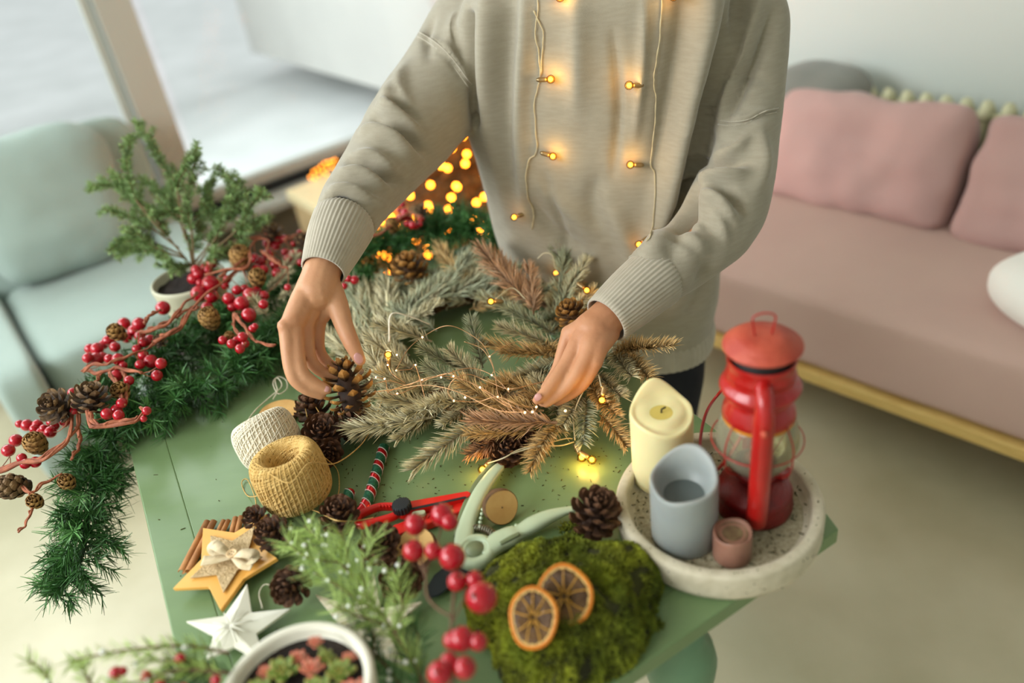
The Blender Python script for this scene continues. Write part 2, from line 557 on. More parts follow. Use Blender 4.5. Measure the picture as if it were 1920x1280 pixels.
# ---------------------------------------------------------------- armchair
M_arm = mat('pale_green_linen', (150, 166, 157), 0.9, (142, 158, 150), 3, bump=0.2, bscale=240, sheen=0.2)
EA = EW; NA = NW            # chair faces away from the window wall
s_f = P(75, 688, 0.42)      # front left corner of the seat, seen from the camera
ch = thing('green_armchair', s_f * [1, 1, 0], 'pale grey-green armchair with a loose back cushion by the window', 'armchair')
W = 0.50; D = 0.62
sc = s_f + EA * W / 2 - NA * D / 2
g = Geo(); g.add(*slab(sc + [0, 0, -0.09], EA, NA, (0, 0, 1), W / 2, D / 2, 0.10, k=10, nseg=14, wr=0.003, seed=2)); part('seat', g, M_arm, ch)
g = Geo(); g.add(*slab(sc + [0, 0, -0.25], EA, NA, (0, 0, 1), W / 2 + .02, D / 2 - .01, 0.07, k=14, nseg=8)); part('seat_frame', g, M_arm, ch)
for sg, nm in ((-1, 'armrest'), (1, 'armrest')):
    g = Geo(); g.add(*slab(sc + EA * sg * (W / 2 + 0.065) + NA * 0.02 + [0, 0, -0.15], EA, NA, (0, 0, 1), 0.06, D / 2 + 0.04, 0.19, k=9, nseg=12, wr=0.003, seed=6)); part(nm, g, M_arm, ch)
bu = nrm(np.array([0, 0, 1.0]) - NA * 0.30)
g = Geo(); g.add(*slab(sc - NA * (D / 2 + 0.10) + [0, 0, 0.05], EA, bu, np.cross(EA, bu), W / 2 + .12, 0.36, 0.07, k=9, nseg=14, wr=0.003, seed=6)); part('backrest', g, M_arm, ch)
for a in (-1, 1):
    for b in (-1, 1):
        p0 = sc * [1, 1, 0] + EA * a * (W / 2) + NA * b * (D / 2 - 0.05)
        g = Geo(); g.add(*tube([p0, p0 + [0, 0, 0.12]], [0.014, 0.022], 10)); part('leg', g, M_birch, ch)
cu = sc - NA * (D / 2 - 0.06) + bu * 0.24 + [0, 0, 0.0]
g = Geo(); g.add(*slab(cu, EA, bu, np.cross(EA, bu), W / 2 - 0.01, 0.235, 0.10, k=4, puff=0.2, nseg=26, seed=12, wr=0.016))
solo('armchair_cushion', g, M_arm, 'rumpled pale green back cushion leaning in the armchair', 'cushion')

# ---------------------------------------------------------------- box with a light-strewn lid and the lit tree behind
bc = P(590, 430, 0.14); bc[2] = 0
M_kraft = mat('woven_kraft_paper', (196, 172, 128), 0.85, (178, 152, 108), 30, bump=0.5, bscale=60)
bx = thing('lidded_basket', bc, 'tall pale basket with a cream lid standing by the window', 'basket')
g = Geo(); q = P(572, 380, 0.42)
hb = 0.17
bcen = q + EW * hb * 1.0 - NW * 0.0; bcen[2] = 0
bx.location = bcen
g.add(*prism([tuple((bcen + EW * a * hb * .92 + NW * b * hb * .92)[:2]) for a, b in ((-1, 1), (-1, -1), (1, -1), (1, 1))][::-1], 0.0, 0.385)); part('body', g, M_kraft, bx, False)
g = Geo(); g.add(*box(bcen + [0, 0, 0.405], EW, NW, (0, 0, 1), hb, hb, 0.022)); bevel(part('lid', g, mat('cream_card', (226, 212, 168), 0.7), bx, False), 0.006)

M_glow = mat('warm_lamp_glow', (255, 170, 50), 0.4, emit=7, emit_rgb=(255, 150, 40))
mb = Geo().add(*ball((0, 0, 0), 0.0055, 8, 6)).mesh('bulb', M_glow)
M_wire = mat('thin_clear_wire', (188, 178, 150), 0.35)
M_gwire = mat('dark_green_wire', (52, 66, 40), 0.5)
# lights lying on the lid
ll = thing('lid_string_lights', bcen + [0, 0, 0.428], 'little heap of warm string lights on the basket lid', 'string lights')
prev = []
for (px, py) in [(582, 332), (588, 322), (595, 318), (602, 312), (609, 306), (616, 304), (623, 303), (598, 328), (606, 322), (614, 315), (621, 312), (590, 334), (628, 300), (629, 318), (611, 326)]:
    p = P(px, py, 0.445); link('bulb', mb, ll, tuple(p - wloc(ll))); prev.append(p)
g = Geo(); g.add(*tube(smooth_path(prev, 4), 0.0012, 4)); part('wire', g, M_gwire, ll)
# ---------------------------------------------------------------- the table
TA = P(242, 835); TU = np.array([-0.418, 0.908, 0]); TV = np.array([0.889, 0.459, 0])
M_green = mat('sage_green_paint', (116, 140, 96), 0.3, (106, 130, 86), 3.5, bump=0.03, bscale=25, spec=0.5, detail=6, stretch=(1, 4, 1))
M_green2 = mat('sage_green_paint_dark', (104, 138, 106), 0.4)


def line_x(p, d, q, e):
    t = np.linalg.solve(np.array([[d[0], -e[0]], [d[1], -e[1]]]), (np.array(q) - np.array(p))[:2]); return np.array(p) + np.array(d) * t[0]


pD0, pD1 = P(1561, 1000), P(1156, 1280); dD = nrm(pD1 - pD0)
pC0, pC1 = P(1195, 694), P(1550, 961); dC = nrm(pC1 - pC0)
pA0, pA1 = P(242, 835), P(326, 1204); dA = nrm(pA1 - pA0)
kA = line_x(pA0, dA, pD0, dD)                     # near left corner (out of frame)
kB = pA0 + TU * 0.22                              # far left corner, under the garland
kC = line_x(kB, TV, pC0, dC)                      # far right corner, under the sweater
ch1, ch2 = P(1550, 961), P(1572, 990)             # clipped corner
ch2 = line_x(ch1, ch2 - ch1, pD0, dD)
outline = [kA, ch2, ch1, kC, kB]
tc_ = sum(outline) / 5
tb = thing('green_table', tc_ * [1, 1, 0], 'sage green painted wooden table with a framed top and turned legs', 'table')
THK = 0.024


def inset(poly, d):
    n = len(poly); out = []
    for i in range(n):
        a, b, c = poly[i - 1][:2], poly[i][:2], poly[(i + 1) % n][:2]
        e1, e2 = nrm(b - a), nrm(c - b)
        n1, n2 = np.array([-e1[1], e1[0]]), np.array([-e2[1], e2[0]])
        q = line_x(b + n1 * d, e1, b + n2 * d, e2); out.append(np.array([q[0], q[1], poly[i][2]]))
    return out


full = [kA, line_x(pD0, dD, pC0, dC), kC, kB]
inn = inset(full, 0.056); inn2 = inset(full, 0.0556)
g = Geo(); g.add(*prism([tuple(p[:2]) for p in inn2], 0.75 - THK, 0.7496)); bevel(part('panel', g, M_green, tb, False), 0.0009)
quads = [(kA, ch2, ch1, inn[1], inn[0]), (ch1, kC, inn[2], inn[1]), (kC, kB, inn[3], inn[2]), (kB, kA, inn[0], inn[3])]
for q in quads:
    g = Geo(); g.add(*prism([tuple(p[:2]) for p in q], 0.75 - THK, 0.75)); bevel(part('border_board', g, M_green, tb, False), 0.0022, 3)
ap = inset(full, 0.075); api = inset(full, 0.095)
for i in range(4):
    j = (i + 1) % 4
    g = Geo(); g.add(*prism([tuple(ap[i][:2]), tuple(ap[j][:2]), tuple(api[j][:2]), tuple(api[i][:2])], 0.655, 0.75 - THK)); part('apron', g, M_green2, tb, False)
# turned legs
prof = [(0.016, 0), (0.022, 0.01), (0.026, 0.04), (0.022, 0.06), (0.017, 0.08), (0.021, 0.11), (0.029, 0.2), (0.033, 0.30), (0.030, 0.38), (0.022, 0.45), (0.018, 0.475),
        (0.026, 0.485), (0.027, 0.495), (0.020, 0.505), (0.022, 0.52), (0.032, 0.535), (0.034, 0.545), (0.026, 0.556), (0.024, 0.565), (0.034, 0.585), (0.043, 0.615), (0.045, 0.64), (0.040, 0.665), (0.030, 0.683), (0.030, 0.75 - THK)]
lg = P(1275, 1232, 0.64)
corners = [lg, ap[2] + (inn[0] - kA) * 0.5, ap[3] + nrm(tc_ - kB) * 0.06, ap[0] + nrm(tc_ - kA) * 0.06]
for c in corners:
    g = Geo(); g.add(*lathe([(r * 1.0, z) for r, z in prof], 28, (c[0], c[1], 0))); part('leg', g, M_green2, tb)

# crumbs and needles strewn on the table top
M_crumb = mat('dark_crumbs', (52, 56, 30), 0.9, (86, 78, 36), 60)
g = Geo()
for i in range(330):
    while True:
        if random.random() < 0.55: px, py = random.uniform(640, 1180), random.uniform(820, 1000)
        else: px, py = random.uniform(270, 1180), random.uniform(780, 1250)
        p = P(px, py, 0.7503)
        if px > 262 + (py - 835) * 0.235 and py < 1280 - 0.72 * (px - 1130): break
    a = random.uniform(0, 6.28); L = random.uniform(0.0004, 0.0018) * (1 if random.random() < .8 else 2); w = random.uniform(0.00025, 0.0005)
    d = np.array([math.cos(a), math.sin(a), 0]); n = np.array([-d[1], d[0], 0])
    g.add(*box(p + [0, 0, w / 2], d, n, (0, 0, 1), L, w, w))
tag(link('crumbs', g.mesh('crumbs', M_crumb, False)), 'dark crumbs and loose needles strewn over the green table top', 'crumbs', kind='stuff')
# little stool that carries the potted spruce behind the table
st = P(352, 522, 0.838)
stool = thing('plant_stool', st * [1, 1, 0], 'small wooden plant stool behind the garland, under the potted spruce', 'stool')
g = Geo(); g.add(*lathe([(0.095, 0.70), (0.10, 0.705), (0.10, 0.72), (0.095, 0.725)], 28, (st[0], st[1], 0))); M_dkw = mat('dark_stained_wood', (70, 56, 42), .6); part('seat', g, M_dkw, stool)
for k in range(3):
    a = k * 2.094 + 0.4; d = np.array([math.cos(a), math.sin(a), 0])
    g = Geo(); g.add(*tube([st * [1, 1, 0] + d * 0.12, st * [1, 1, 0] + d * 0.07 + [0, 0, 0.70]], [0.011, 0.014], 10)); part('leg', g, M_dkw, stool)
# ---------------------------------------------------------------- the person
M_skin = mat('skin', (200, 148, 110), 0.5, (188, 132, 96), 14, bump=0.12, bscale=160, sss=0.12)
M_nail = mat('pale_nail', (200, 148, 142), 0.25)
M_knit = mat('grey_beige_knit', (158, 150, 131), 0.95, (151, 143, 124), 46, bump=0.22, bscale=420, sheen=0.35, stretch=(1, 1, 5))
M_rib = mat('ribbed_knit', (176, 168, 150), 0.95, (168, 160, 142), 50, sheen=0.35)
M_pants = mat('navy_trousers', (20, 23, 34), 0.85, (15, 17, 26), 6, bump=0.1)
M_hair = mat('brown_hair', (70, 48, 32), 0.5, (50, 34, 22), 30, stretch=(8, 8, 1))

pl0 = np.array([0.02, 1.45, 0]); TE = nrm([1, -0.47, 0]); TN = np.array([-0.47, -1, 0]) / math.hypot(0.47, 1)   # torso plane, TN towards the table


def tp(x, y):
    p = Pn(x, y, pl0, TN); return (p - pl0) @ TE, p[2]


Lp = sorted([tp(*q)[::-1] for q in [(868, -60), (872, 40), (882, 130), (895, 225), (922, 330), (946, 430), (966, 505), (990, 560)]])
Rp = sorted([tp(*q)[::-1] for q in [(1405, -60), (1395, 60), (1372, 160), (1352, 270), (1345, 380), (1350, 490), (1346, 570), (1335, 612)]])
Lz, Ls = zip(*Lp); Rz, Rs = zip(*Rp)
pc = pl0 * [1, 1, 0] + TE * 0.2
person = thing('person', pc, 'person in a grey-beige knitted sweater and dark trousers bending over the wreath with both hands', 'person')

HEM = 0.605; SHO = 1.285
zs = list(np.linspace(HEM, SHO, 24))
g = Geo(); rows = []
for z in zs:
    a = np.interp(z, Lz, Ls); b = np.interp(z, Rz, Rs)
    if z > 1.2: k = (z - 1.2) / 0.085; a += 0.02 * k; b -= 0.02 * k
    cx = (a + b) / 2; hw = (b - a) / 2
    lean = 0.03 * (z - 0.6) / 0.7
    rows.append((cx, hw, min(0.125, hw * 0.62), z, lean))
rows.append((rows[-1][0] + 0.01, rows[-1][1] * 0.72, 0.10, 1.325, 0.035)); rows.append((rows[-1][0], 0.075, 0.07, 1.36, 0.03)); rows.append((rows[-1][0], 0.062, 0.062, 1.385, 0.03))
NSG = 64; V = []
for cx, hw, dp, z, le in rows:
    for k in range(NSG):
        t = 2 * math.pi * k / NSG; c, s = math.cos(t), math.sin(t)
        x = np.sign(c) * abs(c) ** 0.8 * hw; y = np.sign(s) * abs(s) ** 0.85 * dp
        V.append(pl0 * [1, 1, 0] + TE * (cx + x) + TN * (y + le) + [0, 0, z])
F = []
for i in range(len(rows) - 1):
    for k in range(NSG):
        l = (k + 1) % NSG; F.append((i * NSG + k, i * NSG + l, (i + 1) * NSG + l, (i + 1) * NSG + k))
F.append(tuple(range(NSG))[::-1]); F.append(tuple((len(rows) - 1) * NSG + k for k in range(NSG)))
g.add(V, F)
# arms: centre line (px, py, depth) and radius in px
AR = [(606, 508, 1.130, 41), (640, 428, 1.175, 55), (676, 366, 1.225, 66), (722, 308, 1.28, 76), (778, 236, 1.335, 86), (832, 160, 1.375, 88), (880, 80, 1.395, 88), (930, 0, 1.40, 86), (985, -70, 1.40, 80)]
AL = [(1136, 600, 1.160, 47), (1210, 536, 1.19, 55), (1288, 476, 1.225, 66), (1350, 410, 1.25, 78), (1385, 310, 1.26, 70), (1400, 190, 1.26, 68), (1402, 80, 1.255, 74), (1396, 20, 1.258, 74), (1340, -22, 1.30, 62), (1260, -30, 1.345, 52)]


def arm(path, extra=0):
    q = smooth_path(path, 5); pts = np.array([Pd(*r[:3]) for r in q]); rad = q[:, 3] * q[:, 2] / FPX
    return pts, rad + extra


for A in (AR, AL):
    pts, rad = arm(A); st_ = 6
    g.add(*tube(pts[st_:], rad[st_:], 28))
V, F, Nn = remeshed(g, 0.006, 8)
# folds of the knit, described by where they run on the front
pr = proj(V); view = V - CAM; view /= np.linalg.norm(view, axis=1)[:, None]; facing = np.clip(-(Nn * view).sum(1) * 2.2, 0, 1)


def fold(pts, amp, w, taper=True):
    global V
    q = smooth_path(pts, 6); best = np.full(len(V), 1e9); tt_ = np.zeros(len(V))
    for i in range(len(q) - 1):
        a, b = q[i], q[i + 1]; ab = b - a; t = np.clip(((pr[:, :2] - a) @ ab) / (ab @ ab + 1e-9), 0, 1)
        d = np.linalg.norm(pr[:, :2] - (a + t[:, None] * ab), axis=1)
        m = d < best; best[m] = d[m]; tt_[m] = (i + t[m]) / (len(q) - 1)
    amp = amp * (2.3 if abs(amp) < .011 else 1.6); env = np.exp(-(best / w) ** 2) * (np.sin(np.pi * np.clip(tt_, 0.03, 0.97)) ** 0.5 if taper else 1)
    V = V + Nn * (amp * env * facing)[:, None]


# torso drapes
fold([(960, -60), (948, 60), (938, 180), (940, 300), (955, 420)], -0.016, 24)
fold([(915, -60), (912, 80), (915, 200), (935, 330), (962, 450)], 0.012, 18)
fold([(985, -60), (980, 100), (972, 250), (985, 400)], 0.012, 16)
fold([(1340, -60), (1318, 60), (1290, 180), (1262, 320), (1238, 440), (1215, 500)], 0.020, 24)
fold([(1395, -60), (1368, 60), (1335, 170), (1305, 280), (1280, 400), (1255, 470)], -0.022, 17)
fold([(1290, -60), (1275, 80), (1255, 200), (1235, 330)], -0.009, 20)
fold([(1430, -20), (1400, 70), (1368, 150), (1340, 240)], 0.012, 12)
fold([(1455, 20), (1430, 90), (1395, 160), (1360, 220)], -0.010, 10)
fold([(1130, 450), (1075, 400), (1010, 350)], 0.006, 16)
fold([(1100, 470), (1040, 440), (990, 380)], -0.007, 12)
fold([(1120, 440), (1110, 380), (1120, 330)], -0.005, 18)
fold([(1080, -20), (1085, 100), (1082, 220)], 0.005, 20)
fold([(1200, 520), (1170, 440), (1140, 380)], 0.007, 20)
fold([(1290, 600), (1320, 540), (1330, 480)], -0.007, 18)
# right sleeve: shoulder seam and elbow wrinkles
fold([(785, 62), (815, 78), (845, 105), (868, 135), (884, 158)], 0.0045, 6)
fold([(790, 72), (822, 92), (850, 122), (872, 152)], -0.004, 4)
fold([(884, 30), (884, 110), (890, 190), (893, 228)], -0.014, 7, False)
fold([(740, 150), (728, 190), (735, 220), (760, 245)], 0.008, 13)
fold([(690, 222), (712, 225), (745, 240), (775, 268), (800, 290)], -0.010, 11)
fold([(672, 250), (705, 246), (745, 262), (790, 300)], 0.009, 10)
fold([(705, 205), (745, 215), (785, 245)], 0.006, 10)
fold([(640, 300), (680, 302), (725, 330), (765, 345)], -0.008, 9)
fold([(635, 322), (680, 322), (725, 350)], 0.007, 9)
fold([(630, 340), (668, 345), (710, 372)], -0.006, 8)
fold([(615, 365), (650, 358), (700, 372), (725, 392)], 0.0065, 9)
fold([(615, 385), (640, 380), (672, 400)], -0.006, 8)
fold([(612, 400), (632, 392), (650, 408)], 0.006, 8)
for a_, b_, c_, am in [((690, 262), (730, 268), (770, 300), .005), ((660, 290), (700, 290), (740, 318), .005), ((650, 310), (690, 308), (730, 338), -.005), ((720, 190), (752, 200), (790, 232), -.005), ((760, 120), (752, 160), (768, 205), .005), ((812, 30), (800, 70), (806, 110), -.005), ((622, 352), (655, 350), (690, 362), .004), ((628, 372), (655, 368), (695, 386), -.004), ((1255, 430), (1280, 418), (1318, 432), -.005), ((1230, 470), (1262, 462), (1300, 482), .005), ((1215, 500), (1245, 500), (1270, 520), -.004), ((1330, 395), (1350, 420), (1362, 450), .005), ((1405, 250), (1380, 275), (1340, 290), .005), ((1350, 150), (1400, 140), (1440, 150), -.004), ((1020, 330), (1050, 420), (1060, 480), -.005), ((1150, 60), (1160, 200), (1150, 330), -.005), ((1210, 0), (1205, 120), (1190, 260), .006)]:
    fold([a_, b_, c_], am, 8)
fold([(860, 20), (850, 60), (840, 110)], 0.006, 14)
# left sleeve
fold([(1352, 222), (1392, 222), (1420, 212), (1456, 203)], 0.004, 5)
fold([(1350, 229), (1392, 229), (1424, 218), (1458, 209)], -0.0045, 4)
fold([(1310, 318), (1345, 308), (1398, 303)], -0.016, 10)
fold([(1300, 345), (1340, 330), (1400, 322)], 0.010, 11)
fold([(1340, 345), (1375, 370), (1398, 400)], -0.011, 10)
fold([(1310, 365), (1345, 375), (1378, 415)], 0.010, 12)
fold([(1262, 395), (1310, 402), (1345, 440)], -0.006, 12)
fold([(1240, 440), (1290, 445), (1325, 475)], 0.006, 14)
fold([(1300, 345), (1282, 385), (1255, 420), (1238, 450)], -0.016, 8)
fold([(1425, 240), (1432, 300), (1420, 360)], 0.006, 14)
# fine irregular ripples everywhere
for i in range(len(V)):
    p = V[i]; n1 = mnoise.noise(Vector((p[0] * 9, p[1] * 9, p[2] * 4.5))); n2 = mnoise.noise(Vector((p[0] * 26 + 7, p[1] * 26, p[2] * 13)))
    V[i] = p + Nn[i] * (0.0045 * n1 + 0.0014 * n2)
for k, (x, y, r) in enumerate([(0, 0, 0)]): pass
g = Geo(); g.add(V, F)
sweater = part('sweater', g, M_knit, person)
for _ in range(1):
    s = sweater.modifiers.new('s', 'SMOOTH'); s.factor = 0.5; s.iterations = 2
SW_BVH = BVHTree.FromPolygons([tuple(v) for v in V], F)


def on_sweater(px, py, lift=0.0):
    d = ray(px, py); d = d / np.linalg.norm(d)
    h = SW_BVH.ray_cast(Vector(CAM), Vector(d))
    if h[0] is None: return None
    return np.array(h[0]) - d * lift


# raised seams where the sleeves are set in
for seam_px in ([(786, 60), (800, 68), (818, 80), (838, 98), (858, 122), (872, 142), (884, 158)], [(1350, 226), (1372, 228), (1395, 226), (1412, 220), (1424, 213), (1440, 207), (1460, 203)]):
    for dx, dy in ((0, 0), (-4, 7)):
        w = [on_sweater(a + dx, b + dy, .0004) for a, b in smooth_path(seam_px, 5)]; w = [p for p in w if p is not None]
        if len(w) > 4: part('seam', Geo().add(*tube(w, .0013, 6)), M_rib, sweater)
# ribbed cuffs and hem
for A, n0 in ((AR, 0), (AL, 0)):
    q = smooth_path(A, 8)
    end = 8 if A is AR else 9
    # extend the sleeve end a little over the wrist
    q = q[:end + 3]
    pts = np.array([Pd(*r[:3]) for r in q]); rad = q[:, 3] * q[:, 2] / FPX
    n = len(pts); k = np.linspace(0, 1, n)
    rad = rad * (1.0 + 0.05 * np.sin(k * math.pi)) + 0.0006
    rad[-1] *= 0.90
    NR = 44
    V1, F1 = tube(pts, rad, NR * 4, cap=False, rfun=lambda a, t: 1 + 0.022 * np.cos(a * NR))
    V2, F2 = tube(pts, rad * 0.93, NR * 4, cap=False)
    m_ = NR * 4
    g = Geo(); g.add(V1, F1); off = g.n; g.add(V2, [f[::-1] for f in F2])
    g.f += [(k2, off + k2, off + (k2 + 1) % m_, (k2 + 1) % m_) for k2 in range(m_)]
    part('cuff', g, M_rib, sweater, label='ribbed knit cuff')
g = Geo(); row = []
for z, ex in ((HEM + 0.045, 0.001), (HEM + 0.02, 0.005), (HEM - 0.005, 0.002)):
    a = np.interp(z, Lz, Ls); b = np.interp(z, Rz, Rs); cx, hw = (a + b) / 2, (b - a) / 2; dp = min(0.125, hw * 0.62)
    for k in range(NSG * 4):
        t = 2 * math.pi * k / (NSG * 4); c, s = math.cos(t), math.sin(t); rr = 1 + 0.006 * math.cos(t * 64)
        row.append(pl0 * [1, 1, 0] + TE * (cx + np.sign(c) * abs(c) ** 0.8 * (hw + ex) * rr) + TN * (np.sign(s) * abs(s) ** 0.85 * (dp + ex) * rr) + [0, 0, z])
m_ = NSG * 4
F = [(i * m_ + k, i * m_ + (k + 1) % m_, (i + 1) * m_ + (k + 1) % m_, (i + 1) * m_ + k) for i in range(2) for k in range(m_)]
g.add(row, F); part('hem_band', g, M_rib, sweater, label='ribbed knit hem')

# trousers
g = Geo(); ctr = pl0 * [1, 1, 0] + TE * ((np.interp(0.7, Lz, Ls) + np.interp(0.7, Rz, Rs)) / 2 )
g.add(*ball(ctr + [0, 0, 0.70], 1, 28, 14, (0.155, 0.12, 0.15)))
for sg in (-1, 1):
    hip = ctr + TE * 0.085 * sg + [0, 0, 0.66]; knee = ctr + TE * 0.10 * sg + TN * 0.02 + [0, 0, 0.42]; ank = ctr + TE * 0.11 * sg - TN * 0.02 + [0, 0, 0.07]
    g.add(*tube(smooth_path([hip, (hip + knee) / 2, knee, (knee + ank) / 2, ank], 4), np.interp(np.linspace(0, 1, 17), [0, .3, .5, .8, 1], [0.092, 0.082, 0.062, 0.056, 0.048]), 24))
V, F, _ = remeshed(g, 0.009, 8); g = Geo(); g.add(V, F); part('trousers', g, M_pants, person)
for sg in (-1, 1):
    g = Geo(); f0 = ctr + TE * 0.11 * sg + TN * 0.03 + [0, 0, 0.04]
    g.add(*slab(f0, TN, TE, (0, 0, 1), 0.125, 0.045, 0.04, k=3.2, nseg=10)); part('shoe', g, mat('black_shoe_leather', (22, 22, 24), 0.4), person)

# ------------------------------------------------ body: one skin surface with hands, arms, neck and head
B = Geo()


def chain(pts, rs, seg=14, n=4):
    """joints as (px, py, depth), radii in metres; ball ends"""
    w = np.array([Pd(*p) for p in pts]); r = np.array(rs, float)
    q = smooth_path(np.hstack([w, r[:, None]]), n)
    B.add(*tube(q[:, :3], q[:, 3], seg)); B.add(*ball(q[0, :3], q[0, 3], 12, 8)); B.add(*ball(q[-1, :3], q[-1, 3], 12, 8))
    return q


def knuckle(p, r): B.add(*ball(Pd(*p), r, 12, 8))


# right hand (holds the cone)
RW = (604, 508, 1.135)
chain([(632, 440, 1.175), RW, (592, 545, 1.125)], [0.034, 0.027, 0.029])
mc = {'i': (596, 606, 1.145), 'm': (574, 606, 1.125), 'r': (552, 610, 1.108), 'p': (536, 616, 1.100)}
for k_, r_ in (('i', .0125), ('m', .0125), ('r', .012), ('p', .0108)):
    e = mc[k_]; chain([(RW[0] + (e[0] - 572) * .25, 520, 1.138), ((RW[0] * .45 + e[0] * .55), 560, 1.130 * .4 + e[2] * .6), e], [0.020, 0.0165, r_])
chain([(590, 540, 1.135), (585, 580, 1.135), (570, 598, 1.128)], [0.026, 0.018, 0.012])
chain([mc['i'], (597, 652, 1.150), (612, 678, 1.155), (632, 688, 1.153)], [.0112, .0098, .0086, .0066])
chain([mc['m'], (580, 668, 1.128), (602, 696, 1.138), (632, 704, 1.142)], [.0115, .0102, .0088, .0066])
chain([mc['r'], (562, 690, 1.104), (586, 716, 1.110), (614, 730, 1.118)], [.0118, .0108, .0092, .0070])
chain([mc['p'], (546, 698, 1.100), (570, 728, 1.108), (602, 742, 1.120)], [.0108, .0094, .0080, .0062])
knuckle((550, 603, 1.103), .0112); knuckle((532, 611, 1.097), .0098)
chain([(610, 530, 1.140), (632, 572, 1.132), (645, 610, 1.128), (660, 645, 1.126), (675, 675, 1.132)], [.022, .0165, .0135, .0118, .0088])
chain([(618, 560, 1.134), (606, 592, 1.140)], [.016, .011])
# left hand (pinches the light wire)
LWr = (1128, 604, 1.160)
chain([(1190, 552, 1.185), LWr, (1112, 620, 1.155)], [0.032, 0.0275, 0.030])
ml = {'i': (1066, 624, 1.165), 'm': (1080, 646, 1.142), 'r': (1100, 668, 1.126), 'p': (1116, 680, 1.126)}
for k_, r_ in (('i', .0118), ('m', .0120), ('r', .0122), ('p', .0112)):
    e = ml[k_]; chain([(1128 + (e[0] - 1092) * .35, 610 + (e[1] - 650) * .3, 1.16), ((1122 + e[0]) / 2, (612 + e[1]) / 2, (1.152 + e[2]) / 2), e], [.022, .020, r_])
chain([(1118, 620, 1.160), (1096, 636, 1.15)], [.026, .018])
chain([ml['i'], (1056, 656, 1.166), (1044, 692, 1.160), (1022, 726, 1.146)], [.0112, .0100, .0086, .0068])
chain([ml['m'], (1062, 682, 1.135), (1040, 714, 1.122), (1024, 734, 1.115), (1007, 750, 1.112)], [.0125, .0115, .0104, .0092, .0072])
chain([ml['r'], (1080, 704, 1.120), (1054, 734, 1.120), (1024, 756, 1.120)], [.0118, .0104, .0090, .0068])
chain([ml['p'], (1096, 716, 1.128), (1072, 738, 1.135), (1044, 754, 1.138)], [.0104, .0092, .0080, .0062])
chain([(1100, 640, 1.18), (1070, 690, 1.175), (1046, 722, 1.155), (1018, 752, 1.130)], [.018, .014, .0118, .0088])
# forearms, upper arms, shoulders, torso core, neck, head
for A in (AR, AL):
    q = smooth_path(A, 5)[4:]; pts = np.array([Pd(*r[:3]) for r in q]); n = len(pts)
    B.add(*tube(pts, np.interp(np.linspace(0, 1, n), [0, .35, .5, 1], [.026, .026, .026, .030]), 16))
tcx = rows[20][0]
B.add(*ball(pl0 * [1, 1, 0] + TE * tcx + TN * 0.02 + [0, 0, 1.10], 1, 24, 14, (0.15, 0.085, 0.20)))
B.add(*ball(pl0 * [1, 1, 0] + TE * tcx + TN * 0.0 + [0, 0, 0.82], 1, 24, 14, (0.14, 0.085, 0.20)))
nk = pl0 * [1, 1, 0] + TE * rows[-1][0] + TN * 0.035
B.add(*tube([nk + [0, 0, 1.27], nk + TN * 0.01 + [0, 0, 1.36], nk + TN * 0.03 + [0, 0, 1.44]], [0.075, 0.055, 0.053], 20))
hd = nk + TN * 0.065 + [0, 0, 1.535]
fwd = nrm(TN * 0.9 + np.array([0, 0, -0.42])); upv = nrm(np.array([0, 0, 1.0]) + TN * 0.42); side = np.cross(fwd, upv)


def hp(f, s, u): return hd + fwd * f + side * s + upv * u


def eb(c, r, sf, ss, su):
    Vb, Fb = ball((0, 0, 0), r, 20, 12); return c + np.outer(Vb[:, 0] * sf, fwd) + np.outer(Vb[:, 1] * ss, side) + np.outer(Vb[:, 2] * su, upv), Fb


B.add(*eb(hp(-0.012, 0, 0.03), 0.09, 1.02, 0.86, 1.0)); B.add(*eb(hp(0.022, 0, -0.03), 0.068, 0.95, 0.82, 1.15))
B.add(*eb(hp(0.052, 0, -0.088), 0.028, .9, 1, .8))
B.add(*tube([hp(0.078, 0, 0.018), hp(0.092, 0, -0.008), hp(0.104, 0, -0.028)], [.007, .0085, .011], 12))
B.add(*ball(hp(0.094, .011, -0.03), .008)); B.add(*ball(hp(0.094, -.011, -0.03), .008))
B.add(*tube([hp(0.078, -0.022, -0.058), hp(0.089, 0, -0.055), hp(0.078, 0.022, -0.058)], [.004, .006, .004], 10))
B.add(*tube([hp(0.076, -0.02, -0.067), hp(0.087, 0, -0.068), hp(0.076, 0.02, -0.067)], [.004, .0065, .004], 10))
for s in (-1, 1):
    B.add(*eb(hp(-0.005, s * 0.079, -0.01), 0.028, .55, .28, 1.0))
    B.add(*tube([hp(0.074, s * 0.012, 0.028), hp(0.076, s * 0.034, 0.032), hp(0.058, s * 0.056, 0.026)], [.006, .007, .006], 10))
V, F, Nn = remeshed(B, 0.0026, 5)
g = Geo(); g.add(V, F)
body = part('body', g, M_skin, person)
M_eye = mat('eye_white', (232, 228, 222), 0.2); M_iris = mat('brown_iris', (60, 40, 26), 0.15)
for s in (-1, 1):
    g = Geo(); g.add(*ball(hp(0.0665, s * 0.032, 0.008), 0.0115, 16, 10)); e = part('eye', g, M_eye, person)
    g = Geo(); g.add(*ball(hp(0.0742, s * 0.032, 0.006), 0.0052, 12, 8)); part('iris', g, M_iris, e)
g = Geo()
g.add(*eb(hp(-0.028, 0, 0.045), 0.098, 1.02, 0.93, 0.98)); g.add(*eb(hp(-0.09, 0, 0.02), 0.045, 1, 1.1, 1.0))
for s in (-1, 1): g.add(*tube([hp(0.02, s * .06, .1), hp(-.01, s * 0.085, .03), hp(-.05, s * .075, -.03)], [.015, .016, .014], 10))
V, F, _ = remeshed(g, 0.005, 4); g = Geo(); g.add(V, F); part('hair', g, M_hair, person)
